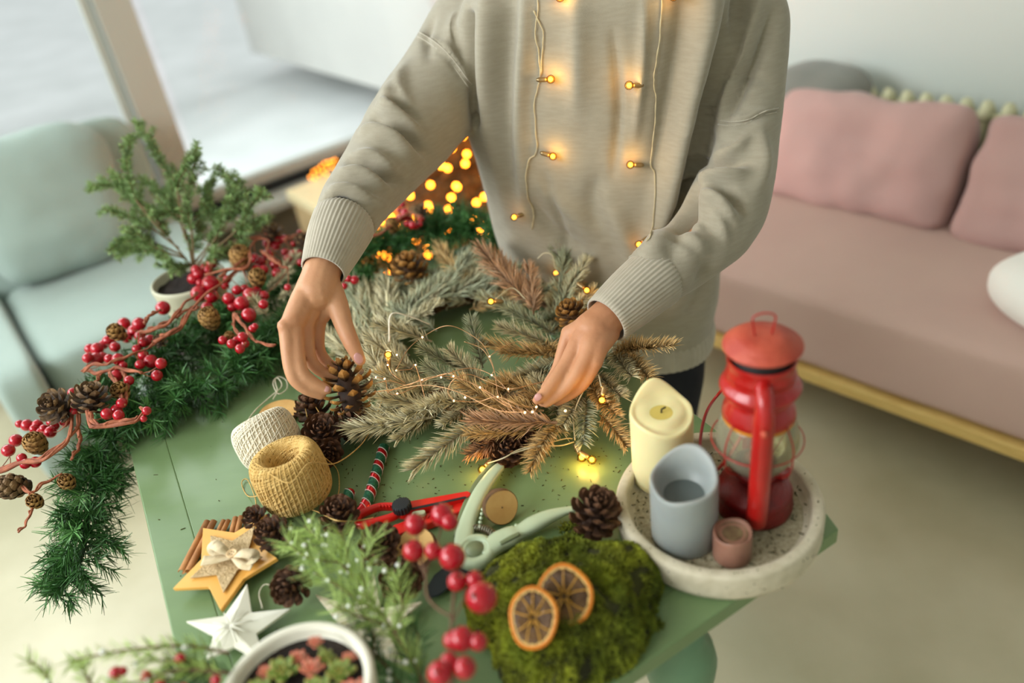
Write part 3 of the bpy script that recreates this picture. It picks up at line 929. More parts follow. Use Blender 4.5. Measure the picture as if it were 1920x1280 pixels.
# nails
for (a, b, w) in [((668, 664, 1.118), (677, 680, 1.124), .0062), ((1013, 740, 1.102), (1004, 749, 1.104), .0052), ((608, 727, 1.110), (617, 731, 1.112), .0045)]:
    pa, pb = Pd(*a), Pd(*b); c = (pa + pb) / 2; x = nrm(pb - pa); zz = nrm(CAM - c); zz = nrm(zz - x * (zz @ x)); y = np.cross(zz, x)
    g = Geo(); Vb, Fb = ball((0, 0, 0), 1, 14, 8); g.add(c - zz * 0.0008 + np.outer(Vb[:, 0], x) * np.linalg.norm(pb - pa) * .62 + np.outer(Vb[:, 1], y) * w + np.outer(Vb[:, 2], zz) * 0.0016, Fb)
    part('nail', g, M_nail, body, label='pale pink fingernail')
# ---------------------------------------------------------------- needles, cones, sprigs
def needles(base, dirs, length, width, bend=None, three=False, tint=None, tipw=0.35):
    """arrays of short tapered needles; returns V, F, C"""
    base = np.asarray(base, float); n = len(base); D = np.asarray(dirs, float); D /= np.linalg.norm(D, axis=1)[:, None]
    L = np.broadcast_to(length, (n,)).reshape(n, 1); W = np.broadcast_to(width, (n,)).reshape(n, 1)
    bend = np.zeros((n, 3)) if bend is None else bend
    R = RNG.normal(size=(n, 3)); S = np.cross(D, R); S /= np.linalg.norm(S, axis=1)[:, None]
    mid = base + D * L * 0.55 + bend * L * 0.35; tip = base + D * L + bend * L
    if three:
        T2 = np.cross(D, S); V = []
        for P_, w in ((base, 1.0), (mid, 0.95)):
            for a in (0, 2.094, 4.189):
                V.append(P_ + (S * math.cos(a) + T2 * math.sin(a)) * W * w)
        V.append(tip); V = np.stack(V, 1).reshape(-1, 3); m = 7
        F0 = [(0, 1, 4, 3), (1, 2, 5, 4), (2, 0, 3, 5), (3, 4, 6), (4, 5, 6), (5, 3, 6)]
    else:
        V = np.stack([base - S * W, base + S * W, mid - S * W, mid + S * W, tip - S * W * tipw, tip + S * W * tipw], 1).reshape(-1, 3); m = 6
        F0 = [(0, 1, 3, 2), (2, 3, 5, 4)]
    F = [tuple(a + i * m for a in f) for i in range(n) for f in F0]
    C = np.ones((n, 3)) if tint is None else tint
    return V, F, np.repeat(C, m, 0)


def rand_dirs(n): d = RNG.normal(size=(n, 3)); return d / np.linalg.norm(d, axis=1)[:, None]


M_cone = mat('cone_brown', (96, 66, 44), 0.75, (62, 42, 30), 60, tint=True, bump=0.1)
M_cone_y = mat('cone_tan_scale', (150, 112, 58), 0.7, (110, 78, 40), 60, tint=True)


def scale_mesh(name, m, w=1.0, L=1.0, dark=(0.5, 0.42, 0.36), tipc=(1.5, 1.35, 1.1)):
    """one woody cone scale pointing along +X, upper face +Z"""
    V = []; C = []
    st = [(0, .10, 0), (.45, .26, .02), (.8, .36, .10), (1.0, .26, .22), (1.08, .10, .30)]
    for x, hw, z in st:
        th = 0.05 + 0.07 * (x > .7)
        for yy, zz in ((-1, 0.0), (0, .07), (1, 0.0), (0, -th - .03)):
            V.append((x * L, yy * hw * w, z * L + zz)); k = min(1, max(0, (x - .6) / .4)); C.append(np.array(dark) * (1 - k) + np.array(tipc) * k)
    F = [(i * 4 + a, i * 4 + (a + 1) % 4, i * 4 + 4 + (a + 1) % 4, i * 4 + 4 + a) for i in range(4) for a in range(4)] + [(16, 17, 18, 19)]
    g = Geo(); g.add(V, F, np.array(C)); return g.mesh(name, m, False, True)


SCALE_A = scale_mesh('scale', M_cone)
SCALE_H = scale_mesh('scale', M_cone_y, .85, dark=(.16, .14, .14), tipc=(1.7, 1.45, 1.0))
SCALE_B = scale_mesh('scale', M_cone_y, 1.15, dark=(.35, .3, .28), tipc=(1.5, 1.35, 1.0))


def cone_layout(R, H, n, open_, wide=False):
    """positions of the scales: golden-angle spiral from the base (-H/2) to the tip"""
    out = []
    for i in range(n):
        t = (i + .5) / n; z = -H * .46 + H * .94 * t; prof = math.sin(math.pi * (0.16 + 0.80 * t)) ** 0.8
        a = i * 2.39996; tilt = math.radians(-18 + 88 * t ** 1.15) if open_ else math.radians(35 + 40 * t)
        if wide: tilt = math.radians(-30 + 78 * t)
        out.append((a, z, R * prof, tilt, t))
    return out


def make_cone(name, c, axis, R, H, label=None, group=None, parent=None, singles=True, open_=True, n=54, mesh=None, wide=False, cat='pine cone'):
    """a pine cone; singles=True makes every scale its own object"""
    q = Vector((0, 0, 1)).rotation_difference(Vector(nrm(axis)))
    spin = Quaternion(Vector(nrm(axis)), random.uniform(0, 6.28)); q = spin @ q
    Rm = np.array(q.to_matrix()); c = np.array(c, float); sm = mesh or SCALE_A
    lay = cone_layout(R, H, n, open_, wide)
    cg = Geo(); cg.add(*lathe([(R * .12, -H * .5), (R * .40, -H * .42), (R * .48, -H * .15), (R * .38, H * .15), (R * .18, H * .42), (R * .04, H * .5)], 10), (.45, .4, .38))
    if parent is None:
        root = thing(name, c, label, cat, group); cpar, off = root, np.zeros(3)
    else:
        root = None; cpar, off = parent, wloc(parent)
    rad = lambda pr_, t: R * (0.62 if open_ else .5) * (0.9 + .25 * math.sin(math.pi * t))
    if singles and parent is None:
        o = link('core', cg.mesh('core', M_cone, True, True), root, (0, 0, 0), q)
        for a, z, r, tilt, t in lay:
            s = R - 0.36 * r if False else r * 0.78
            Mx = Matrix.Rotation(a, 3, 'Z') @ Matrix.Rotation(-tilt, 3, 'Y')
            o = link('scale', sm, root, None, None)
            o.rotation_mode = 'QUATERNION'; o.rotation_quaternion = q @ Mx.to_quaternion()
            loc = Rm @ (np.array([math.cos(a), math.sin(a), 0]) * r * .30 + np.array([0, 0, z]))
            o.location = loc; o.scale = (s, s * 1.05, s)
        return root
    base = np.array([v.co[:] for v in sm.vertices]); fs = [tuple(p.vertices) for p in sm.polygons]
    ca = np.empty(len(base) * 4); sm.color_attributes['tint'].data.foreach_get('color', ca); ca = ca.reshape(-1, 4)[:, :3]
    for a, z, r, tilt, t in lay:
        s = r * 0.78; Mx = np.array(Matrix.Rotation(a, 3, 'Z') @ Matrix.Rotation(-tilt, 3, 'Y'))
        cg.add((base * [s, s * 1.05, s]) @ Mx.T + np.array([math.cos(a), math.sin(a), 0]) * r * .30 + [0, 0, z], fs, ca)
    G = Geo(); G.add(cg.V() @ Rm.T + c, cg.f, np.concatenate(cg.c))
    if parent is None:
        bpy.data.objects.remove(root); return solo(name, G, sm.materials[0], label, cat, group, smooth=False, tint=True)
    return part(name, G, sm.materials[0], parent, smooth=False, tint=True)


# ---------------------------------------------------------------- loose cones on the table
PXM = lambda px, d: px * d / FPX       # radius in metres of px pixels at depth d


def cone_at(px, py, rpx, z, axis, label, n=54, open_=True, hr=1.9, mesh=None, group='loose pine cones on the table', singles=True):
    c = P(px, py, z); d = (c - CAM) @ Fw; R = PXM(rpx, d)
    return make_cone('pine_cone', c, axis, R, R * hr, label, group, None, singles, open_, n, mesh)


held = Pd(652, 722, 1.145)
make_cone('pine_cone', held, nrm(Up * 0.95 - Rt * 0.25 + Fw * 0.1), PXM(45, 1.145), PXM(45, 1.145) * 2.25, 'open pine cone with tan scale tips held in the fingers of the left-hand-side hand', 'loose pine cones on the table', mesh=SCALE_H, n=46, wide=True)
CN = [
    (588, 768, 33, .785, (-.3, .2, 1), 'dark pine cone at the far left of the heap, right behind the cream twine'),
    (604, 812, 36, .785, (.2, -.5, 1), 'brown pine cone in the heap beside the cream twine, below the held cone'),
    (655, 790, 34, .782, (.6, .1, .8), 'pine cone at the right of the heap, next to the wreath needles'),
    (615, 848, 27, .775, (.2, -.8, .5), 'small pine cone at the near end of the heap, touching the jute twine'),
    (636, 966, 36, .782, (.1, -.2, 1), 'pine cone between the jute twine and the red cutters, over the cane hook'),
    (480, 972, 24, .775, (-.2, -.3, 1), 'small dark pine cone behind the upper tip of the gold star'),
    (514, 1003, 34, .78, (-.3, -.2, 1), 'pine cone between the gold star and the green sprig'),
    (713, 1020, 38, .785, (.2, -.5, 1), 'brown pine cone just below the red cutters'),
    (752, 1085, 40, .785, (.3, -.6, .8), 'blurred pine cone next to the wood slice under the berry twig'),
    (546, 1098, 36, .785, (-.2, -.9, .5), 'upright blurred pine cone right of the gold star, by the white star'),
    (1116, 962, 47, .795, (.25, -.1, 1), 'large dark brown pine cone touching the round concrete tray'),
]
for px, py, r, z, ax, lb in CN:
    cone_at(px, py, r, z, ax, lb, n=52 if r > 30 else 40)

# ---------------------------------------------------------------- balls of twine
def twine_ball(name, c, R, H, hole, label, m, turns, thick, axis, seed, wob=0.25):
    rs = np.random.default_rng(seed); root = thing(name, c, label, 'twine')
    q = Vector((0, 0, 1)).rotation_difference(Vector(nrm(axis))); Rm = np.array(q.to_matrix())
    n = turns * 26; t = np.linspace(0, turns * 2 * math.pi, n)
    # strand precesses round a barrel with open hole: torus winding
    prec = t / turns * 3.0 + rs.normal() * 3
    a = (R - hole) / 2; mid = (R + hole) / 2
    G = Geo()
    for layer in range(3):
        k = turns // 3; tt_ = np.linspace(0, k * 2 * math.pi, k * 26)
        az = tt_ * 0.985 + layer * 1.1 + 0.25 * np.sin(tt_ * 0.173 + layer)        # goes round and round
        th_ = tt_ * (0.31 + 0.12 * layer)                                           # climbs over the barrel
        if layer == 2: th_ = tt_ * 0.93; az = tt_ * 0.07
        sh = 1.0 + 0.012 * layer
        # superellipse cross-section of the torus
        cx, sx = np.cos(th_), np.sin(th_)
        rr = mid + a * sh * np.sign(cx) * np.abs(cx) ** 0.8 * 1.0
        zz = H / 2 * sh * np.sign(sx) * np.abs(sx) ** 0.75
        rr += rs.normal(0, thick * .25, 1)[0]
        # barrel bulge
        p = np.stack([rr * np.cos(az), rr * np.sin(az), zz], 1)
        G.add(*tube(p @ Rm.T + c, thick, 5, cap=False))
    part('strand', G, m, root)
    # wound body beneath the strands
    th_ = np.linspace(0, 2 * math.pi, 24, endpoint=False); sx, cx = np.sin(th_), np.cos(th_)
    pr_ = [(mid + a * .965 * np.sign(x) * abs(x) ** .8, H / 2 * .965 * np.sign(y) * abs(y) ** .75) for x, y in zip(cx, sx)]
    sg = 72; V = []
    ang = np.linspace(0, 2 * math.pi, sg, endpoint=False)
    for i, (r, z) in enumerate(pr_):
        V.append(np.stack([np.cos(ang) * r, np.sin(ang) * r, np.full(sg, z)], 1))
    V = np.vstack(V); F = [(i * sg + k, i * sg + (k + 1) % sg, ((i + 1) % 24) * sg + (k + 1) % sg, ((i + 1) % 24) * sg + k) for i in range(24) for k in range(sg)]
    g = Geo(); g.add(V @ Rm.T + c, F); part('winding', g, m, root)
    return root, Rm


M_cream = mat('cream_cotton_twine', (236, 228, 206), 0.9, (220, 210, 184), 200, bump=0.5, bscale=900)
M_jute = mat('yellow_jute_twine', (228, 192, 122), 0.9, (204, 164, 92), 160, bump=0.6, bscale=700)


def helix_cord(path, thick, m, name, root, tw=900):
    p = smooth_path(path, 10); G = Geo()
    for ph in (0, math.pi):
        s = np.concatenate([[0], np.cumsum(np.linalg.norm(np.diff(p, axis=0), axis=1))])
        ns = max(8, int(s[-1] / 0.0022)); ss = np.linspace(0, s[-1], ns); q = np.stack([np.interp(ss, s, p[:, i]) for i in range(3)], 1)
        T = np.gradient(q, axis=0); T /= np.linalg.norm(T, axis=1)[:, None]
        y = np.cross([0, 0, 1.0], T); y /= (np.linalg.norm(y, axis=1)[:, None] + 1e-9); z = np.cross(T, y)
        q = q + (y * np.cos(ss * tw + ph)[:, None] + z * np.sin(ss * tw + ph)[:, None]) * thick * .55
        G.add(*tube(q, thick * .62, 5))
    return part(name, G, m, root)


wt_c = P(501, 822, 0.797)
wt, _ = twine_ball('twine_ball', wt_c, 0.047, 0.068, 0.012, 'ball of cream cotton twine lying behind the jute twine', M_cream, 180, 0.0011, nrm(np.array([-.35, .55, .75])), 3)
helix_cord([P(462, 838, .79), P(460, 800, .78), P(478, 770, .77), P(505, 745, .765), P(528, 724, .768), P(520, 708, .77), P(512, 718, .77), P(522, 738, .768), P(538, 728, .765), P(536, 712, .765), P(522, 706, .766), P(516, 714, .77), P(520, 732, .77), P(512, 748, .766)], 0.0011, M_cream, 'loose_end', wt)
jt_c = P(546, 892, 0.797)
jt, _ = twine_ball('twine_ball', jt_c, 0.0505, 0.078, 0.023, 'ball of yellow jute twine with an open hollow in front of the cream twine', M_jute, 192, 0.0011, nrm(np.array([-.12, .12, 1])), 5)
helix_cord([P(480, 868, .835), P(540, 905, .842), P(580, 868, .84), P(630, 868, .80), P(680, 830, .775), P(705, 780, .79), P(716, 752, .80)], 0.0010, M_jute, 'loose_end', jt)
helix_cord([P(606, 855, .80), P(632, 880, .757), P(636, 915, .753), P(630, 938, .753)], 0.0009, M_jute, 'loose_end', jt)
helix_cord([P(576, 782, .80), P(571, 752, .80), P(580, 744, .80), P(600, 775, .80), P(625, 800, .79)], 0.0009, M_jute, 'loose_end', jt)
helix_cord([P(500, 925, .80), P(466, 930, .753), P(453, 905, .753), P(465, 900, .753), P(480, 945, .753), P(462, 972, .753), P(456, 1000, .753)], 0.0009, M_jute, 'loose_end', jt)
helix_cord([P(545, 948, .775), P(590, 957, .768), P(630, 975, .80), P(668, 976, .775), P(700, 970, .77)], 0.0010, M_jute, 'loose_end', jt)

# ---------------------------------------------------------------- wood slices
M_slice = mat('pale_cut_wood', (214, 172, 106), 0.7, (196, 150, 86), 25, bump=0.1)
M_bark = mat('brown_bark', (112, 82, 52), 0.9, (80, 58, 38), 70, bump=0.8, bscale=120)


def slice_(c, n_, R, th, label, sx=1.0):
    x, y, z = frame_of(n_); root = thing('wood_slice', c, label, 'wood slice')
    prof = lambda rr, h: np.array([np.array(c) + x * h + (y * math.cos(a) * sx + z * math.sin(a)) * rr * (1 + .02 * math.sin(3 * a)) for a in np.linspace(0, 2 * math.pi, 40, endpoint=False)])
    V = np.vstack([prof(R * .98, -th / 2), prof(R, -th / 2 + .0006), prof(R, th / 2 - .0006), prof(R * .98, th / 2)])
    F = [(i * 40 + k, i * 40 + (k + 1) % 40, (i + 1) * 40 + (k + 1) % 40, (i + 1) * 40 + k) for i in range(3) for k in range(40)]
    g = Geo(); g.add(V, F); part('bark', g, M_bark, root)
    g = Geo(); g.add(np.vstack([prof(R * .955, -th / 2 - .0005), prof(R * .955, th / 2 + .0005)]), [tuple(range(40))[::-1], tuple(range(40, 80))] + [(k, (k + 1) % 40, 40 + (k + 1) % 40, 40 + k) for k in range(40)])
    part('wood_face', g, M_slice, root, False)
    g = Geo(); g.add(*ball(np.array(c) + x * (th / 2 + .0005), .0012, 8, 6)); part('pith', g, M_bark, root)
    return root


slice_(P(523, 775, .757), (0, 0, 1), .034, .007, 'pale round wood slice lying under the cream twine')
slice_(P(938, 949, .772), nrm(np.array([.38, -.82, .42])), .0235, .012, 'small upright wood slice with bark leaning behind the pruner')
slice_(P(781, 1028, .775), nrm(np.array([-.25, -.35, .9])), .027, .010, 'blurred wood slice between the pine cones under the red berries')

# ---------------------------------------------------------------- cinnamon sticks
M_cin = mat('cinnamon_bark', (184, 128, 74), 0.7, (150, 98, 54), 30, bump=0.4, bscale=80)
for (a, b, r, lb) in [((395, 978), (347, 1072), .0088, 'long cinnamon stick lying left of the gold star'), ((424, 976), (404, 1016), .0064, 'middle cinnamon stick sticking out behind the gold star'),
                      ((447, 970), (436, 1015), .0072, 'right cinnamon stick sticking out behind the gold star')]:
    p0, p1 = P(*a, .7575), P(*b, .7575); x, y, z = frame_of(p1 - p0); y, z = y, z
    G = Geo()
    for sg in (-1, 1):   # a rolled quill: two curls side by side
        th_ = np.linspace(0, 5.2, 22); cc = y * sg * r * .5
        rows_ = []
        for P_ in (p0, p1):
            for rr in (1.0, .8):
                rows_.append([P_ + cc + (y * sg * np.cos(t) + z * np.sin(t)) * r * (1 - .06 * t) * .62 * rr for t in th_])
        V = np.array(rows_).reshape(-1, 3); m_ = 22; F = []
        for k in range(m_ - 1):
            F += [(k, k + 1, 2 * m_ + k + 1, 2 * m_ + k), (m_ + k, 3 * m_ + k, 3 * m_ + k + 1, m_ + k + 1), (k, m_ + k, m_ + k + 1, k + 1), (2 * m_ + k, 2 * m_ + k + 1, 3 * m_ + k + 1, 3 * m_ + k)]
        G.add(V, F)
    solo('cinnamon_stick', G, M_cin, lb, 'cinnamon stick', 'cinnamon sticks by the gold star')

# ---------------------------------------------------------------- stars
M_gold = mat('honey_yellow_wood', (232, 176, 88), 0.45, (222, 162, 74), 12)
M_burlap = mat('burlap', (206, 180, 138), 0.95, (180, 152, 108), 120, bump=0.8, bscale=300)
M_lin = mat('pale_ribbon', (222, 204, 170), 0.85, (204, 184, 146), 60, bump=0.3, bscale=200)


def poly_slab(pts, th, bevel_w=.0008):
    n = len(pts); pts = np.array(pts); c = pts.mean(0); a, b, = pts[0] - c, pts[2] - c; nn = nrm(np.cross(a, b));
    if nn[2] < 0: nn = -nn; pts = pts[::-1]
    V = np.vstack([pts, pts + nn * th]); F = [tuple(range(n))[::-1], tuple(range(n, 2 * n))] + [(i, (i + 1) % n, (i + 1) % n + n, i + n) for i in range(n)]
    return V, F


SP = [(503, 968), (492, 1029), (523, 1051), (461, 1089), (418, 1149), (395, 1105), (328, 1108), (381, 1053), (384, 994), (443, 1003)]
sz = lambda x, y: P(x, y, .762 + .010 * (1 if (x, y) in [(503, 968), (523, 1051)] else 0))
pts = [sz(*p) for p in SP]; cst = sum(pts) / 10
stg = thing('gold_star', cst * [1, 1, 0] + [0, 0, .752], 'honey-yellow wooden star with a burlap star, bow and button on it', 'star')
o = part('star_board', Geo().add(*poly_slab(pts, .006)), M_gold, stg, False); bevel(o, .0008)
ins = [cst + (p - cst) * (0.70 if i % 2 == 0 else 0.62) + [0, 0, .0068] for i, p in enumerate(pts)]
ins = [cst + [0.0, 0, .0068] + (p - cst - [0, 0, .0068]) * (1) for p in ins]
bevel(part('burlap_star', Geo().add(*poly_slab(ins, .0018)), M_burlap, stg, False), .0005)
bc_ = P(437, 1042, .782); w0 = nrm(P(490, 1056, .782) - P(380, 1028, .782))


def ribbon(path, w, th=.0006, up=(0, 0, 1)):
    p = smooth_path(path, 8); T = np.gradient(p, axis=0); T /= np.linalg.norm(T, axis=1)[:, None]
    n = len(p); ww = np.broadcast_to(w, (n,)) if np.isscalar(w) else np.interp(np.linspace(0, 1, n), np.linspace(0, 1, len(w)), w)
    V = []
    for i in range(n):
        y = nrm(np.cross(np.array(up, float), T[i])); z = np.cross(T[i], y)
        for a, b in ((-1, -1), (1, -1), (1, 1), (-1, 1)): V.append(p[i] + y * ww[i] * a + z * th * b)
    F = [(i * 4 + k, i * 4 + (k + 1) % 4, i * 4 + 4 + (k + 1) % 4, i * 4 + 4 + k) for i in range(n - 1) for k in range(4)] + [(0, 3, 2, 1), tuple(4 * (n - 1) + k for k in range(4))]
    return V, F


Z3 = np.array([0, 0, 1.0]); wp_ = nrm(np.cross(Z3, w0))
g = Geo()
for s in (-1, 1):
    g.add(*ribbon([bc_, bc_ + w0 * s * .016 + Z3 * .010, bc_ + w0 * s * .032 + Z3 * .008 + wp_ * .004, bc_ + w0 * s * .030 + Z3 * .001, bc_ + w0 * s * .012 - Z3 * .001, bc_], [.003, .007, .008, .0075, .006, .003]))
g.add(*ribbon([bc_, bc_ - w0 * .018 - wp_ * .010, bc_ - w0 * .036 - wp_ * .018], [.004, .007, .008]))
g.add(*ribbon([bc_, bc_ + w0 * .022 - wp_ * .008, bc_ + w0 * .036 - wp_ * .006], [.004, .007, .008]))
part('bow', g, M_lin, stg)
g = Geo(); g.add(*lathe([(.0, 0), (.0068, 0), (.0072, .0008), (.0072, .002), (.0060, .0024), (.0052, .0016), (0, .0014)], 24, bc_ + Z3 * .004, top=False, bot=False))
bt = part('button', g, mat('button_wood', (218, 186, 140), .5), stg)
g = Geo()
for a, b in ((1, 1), (1, -1), (-1, 1), (-1, -1)): g.add(*lathe([(.0007, 0), (.0007, .0004)], 8, bc_ + Z3 * .0056 + w0 * a * .0018 + wp_ * b * .0018))
part('hole', g, M_bark, bt)

M_white = mat('white_paper_star', (226, 224, 208), 0.7, (216, 212, 192), 9)
M_birchb = mat('birch_print', (222, 212, 186), 0.75, (166, 148, 112), 40, stretch=(1, 6, 1), detail=6, lo=.5, hi=.75)


def folded_star(c, tips, inr, th, m, label, name='white_star', ridge=.010, group=None):
    c = np.array(c); tp_ = np.array(tips); n = len(tp_); V = [c + Z3 * ridge, c - Z3 * .002]
    for i in range(n):
        a, b = tp_[i], tp_[(i + 1) % n]; mid = (a + b) / 2 - c; v = c + mid * inr
        V += [a + Z3 * th * .3, v + Z3 * th * .3, a - Z3 * th * .3, v - Z3 * th * .3]
    F = []
    for i in range(n):
        k = 2 + 4 * i; kn = 2 + 4 * ((i + 1) % n)
        F += [(0, k, k + 1), (0, k + 1, kn), (1, k + 3, k + 2), (1, kn + 2, k + 3), (k, k + 2, k + 3, k + 1), (k + 1, k + 3, kn + 2, kn)]
    r = thing(name, c * [1, 1, 0] + [0, 0, .7515], label, 'star', group); part('star_body', Geo().add(V, F), m, r, False)
    return r


Zs = .765
wc = P(437, 1185, Zs)
ws = folded_star(wc, [P(464, 1096, Zs), P(350, 1166, Zs), P(388, 1236, Zs), P(498, 1246, Zs), P(545, 1142, Zs)], .52, .006, M_white, 'white folded star ornament with raised ridges lying left of the white pot')
g = Geo()
for i in range(10):
    a = i * math.pi / 5 + .2; d = np.array([math.cos(a), math.sin(a), 0]); g.add(*tube([wc + Z3 * .0125, wc + d * .014 + Z3 * .0112, wc + d * .026 + Z3 * .0095], [.0011, .0010, .0006], 6))
part('ray', g, M_white, ws)
helix_cord([P(492, 1140, .762), P(486, 1112, .762), P(497, 1095, .762), P(518, 1104, .762), P(528, 1128, .762)], .0008, M_cream, 'hanging_loop', ws)
folded_star(P(680, 1182, .762), [P(592, 1116, .765), P(640, 1262, .765), P(756, 1248, .765), P(791, 1129, .765), P(702, 1078, .765)][::1], .50, .006, M_birchb, 'birch-patterned star ornament partly under the snowy pine sprig', 'birch_star', .006)

# ---------------------------------------------------------------- striped candy cane
M_gglit = mat('green_glitter', (44, 118, 84), 0.35, (28, 84, 60), 220, metal=0.35, bump=0.6, bscale=500)
M_rfoil = mat('red_foil', (196, 26, 34), 0.25, metal=0.45)
M_wcord = mat('white_cord', (222, 200, 196), .6)
cc_p = [P(720, 838, .7575), P(712, 865, .7575), P(702, 900, .7575), P(694, 925, .7575), P(684, 950, .7575), P(668, 966, .7575), P(652, 955, .7575), P(652, 935, .7575), P(655, 922, .7575)]
cc = thing('candy_cane', P(690, 930, .75), 'green glitter candy cane ornament with red foil stripes near the cutters', 'candy cane')
cp = smooth_path(cc_p, 12)
s_ = np.concatenate([[0], np.cumsum(np.linalg.norm(np.diff(cp, axis=0), axis=1))])
ss = np.linspace(0, s_[-1], 150); cp = np.stack([np.interp(ss, s_, cp[:, i]) for i in range(3)], 1)
r_ = .0080; V, F = tube(cp, r_, 20)
fg = [F[i * 20 + k] for i in range(149) for k in range(20) if ((ss[i] * 38 + k / 20) % 1.0) < .62 and ss[i] < s_[-1] * .60 or ss[i] > s_[-1] * .9 and ((ss[i] * 38 + k / 20) % 1.0) < .62]
fr_ = [f for f in F if f not in set(fg)]
part('green_stripe', Geo().add(V, fg), M_gglit, cc); part('red_stripe', Geo().add(V, fr_), M_rfoil, cc)
for off in (.0, .62):
    T = np.gradient(cp, axis=0); T /= np.linalg.norm(T, axis=1)[:, None]; y = np.cross([0, 0, 1.0], T); y /= np.linalg.norm(y, axis=1)[:, None]; z = np.cross(T, y)
    ph = -2 * math.pi * (ss * 38 - off)
    part('cord', Geo().add(*tube(cp + (y * np.cos(ph)[:, None] + z * np.sin(ph)[:, None]) * (r_ + .0002), .00055, 5)), M_wcord, cc)

# ---------------------------------------------------------------- red cutters
M_red = mat('red_plastic', (212, 30, 22), 0.32, coat=.2)
M_blk = mat('black_plastic', (24, 30, 34), 0.5)
M_steel = mat('brushed_steel', (150, 140, 128), 0.35, metal=.9)


def stadium(c0, c1, r0, r1, z0, z1, n=14):
    x, y, _ = frame_of((c1 - c0) * [1, 1, 0]); V = []
    pts = [c0 - x * r0 * math.sin(t) * -1 * -1 + y * r0 * math.cos(t) for t in np.linspace(0, math.pi, n)]
    pts = [c0 + (-x * math.sin(t) + y * math.cos(t)) * r0 for t in np.linspace(0, math.pi, n)]
    pts += [c1 + (x * math.sin(t) - y * math.cos(t)) * r1 for t in np.linspace(0, math.pi, n)]
    pts = [tuple(p[:2]) for p in pts]
    return prism(pts, z0, z1)


ck = thing('snap_off_cutter', P(770, 960, .75), 'red snap-off cutter with a looped grip and a black ribbed wheel', 'cutter')
h0, h1, h2, bl1 = P(695, 968, .765), P(875, 932, .765), P(755, 957, .765), P(925, 921, .765)
# body with open loop grip
lx = smooth_path([P(690, 958, .765), P(672, 968, .765), P(675, 984, .765), P(705, 978, .765), P(742, 966, .765), P(748, 952, .765), P(715, 950, .765)], 8, closed=True)
part('grip_loop', Geo().add(*tube(lx, .0052, 10, closed=True, flat=1.3, up=(0, 0, 1))), M_red, ck)
bevel(part('body', Geo().add(*stadium(h2, h1, .0100, .0062, .758, .771)), M_red, ck, False), .0015)
bevel(part('blade_slot', Geo().add(*stadium(P(775, 955, .77), P(872, 934, .77), .0022, .0018, .7715, .7722)), M_blk, ck, False), .0002)
part('blade', Geo().add(*prism([tuple(P(860, 937, .765)[:2]), tuple(P(925, 925, .765)[:2]), tuple(P(932, 915, .765)[:2]), tuple(P(862, 930, .765)[:2])], .7645, .7652)), M_steel, ck, False)
V, F = lathe([(.0, 0), (.0118, 0), (.0125, .002), (.0125, .010), (.0112, .012), (0, .0125)], 80, P(755, 955, .771), rmod=lambda a, z: 1 + .05 * np.sign(np.cos(a * 20)))
part('wheel', Geo().add(V, F), M_blk, ck, False)
bevel(part('slider', Geo().add(*stadium(P(778, 962, .772), P(792, 959, .772), .0048, .004, .766, .772)), mat('pale_slider', (176, 182, 150), .5), ck, False), .001)
for i in range(6):
    a = P(712 + i * 6, 949 + i * .3, .77); part('grip_ridge', Geo().add(*box(a, (.9, .3, 0), (-.3, .9, 0), (0, 0, 1), .0009, .0028, .002)), M_red, ck, False)
ck2 = thing('snap_off_cutter', P(800, 985, .75), 'second red cutter lying below the first one, its loop under the berries', 'cutter')
bevel(part('body', Geo().add(*stadium(P(745, 991, .765), P(866, 948, .765), .0100, .0082, .752, .765)), M_red, ck2, False), .002)
for i in range(9):
    a = P(790 + i * 7, 972 - i * 2.5, .7655); part('grip_ridge', Geo().add(*box(a, (.35, .93, 0), (.93, -.35, 0), (0, 0, 1), .0045, .0008, .0012)), mat('red_plastic_dark', (160, 20, 18), .4) if i == 0 else bpy.data.materials['red_plastic_dark'], ck2, False)
part('blade', Geo().add(*prism([tuple(P(684, 1002, .757)[:2]), tuple(P(745, 996, .757)[:2]), tuple(P(748, 985, .757)[:2]), tuple(P(690, 993, .757)[:2])], .7565, .7573)), M_steel, ck2, False)

# ---------------------------------------------------------------- pruning shears
M_mint = mat('mint_green_plastic', (186, 202, 170), 0.35, coat=.15)
M_mint2 = mat('olive_soft_grip', (112, 124, 88), 0.6)
pr_ = thing('pruning_shears', P(893, 1035, .75), 'mint green pruning shears lying open with a coil spring', 'shears')


def flat_loft(path, z, th, m, name, root, bev=.002):
    """path rows (px, py, half width px) -> rounded bar"""
    q = smooth_path(path, 8); c = np.array([P(a, b, z) for a, b, _ in q]); w = np.array([r * ((p - CAM) @ Fw) / FPX for (_, _, r), p in zip(q, c)])
    return part(name, Geo().add(*tube(c, w, 20, flat=1.0 * th, up=(0, 0, 1), rfun=lambda a, t: 1 / (np.abs(np.cos(a)) ** 3.2 + np.abs(np.sin(a)) ** 3.2) ** (1 / 3.2))), m, root)


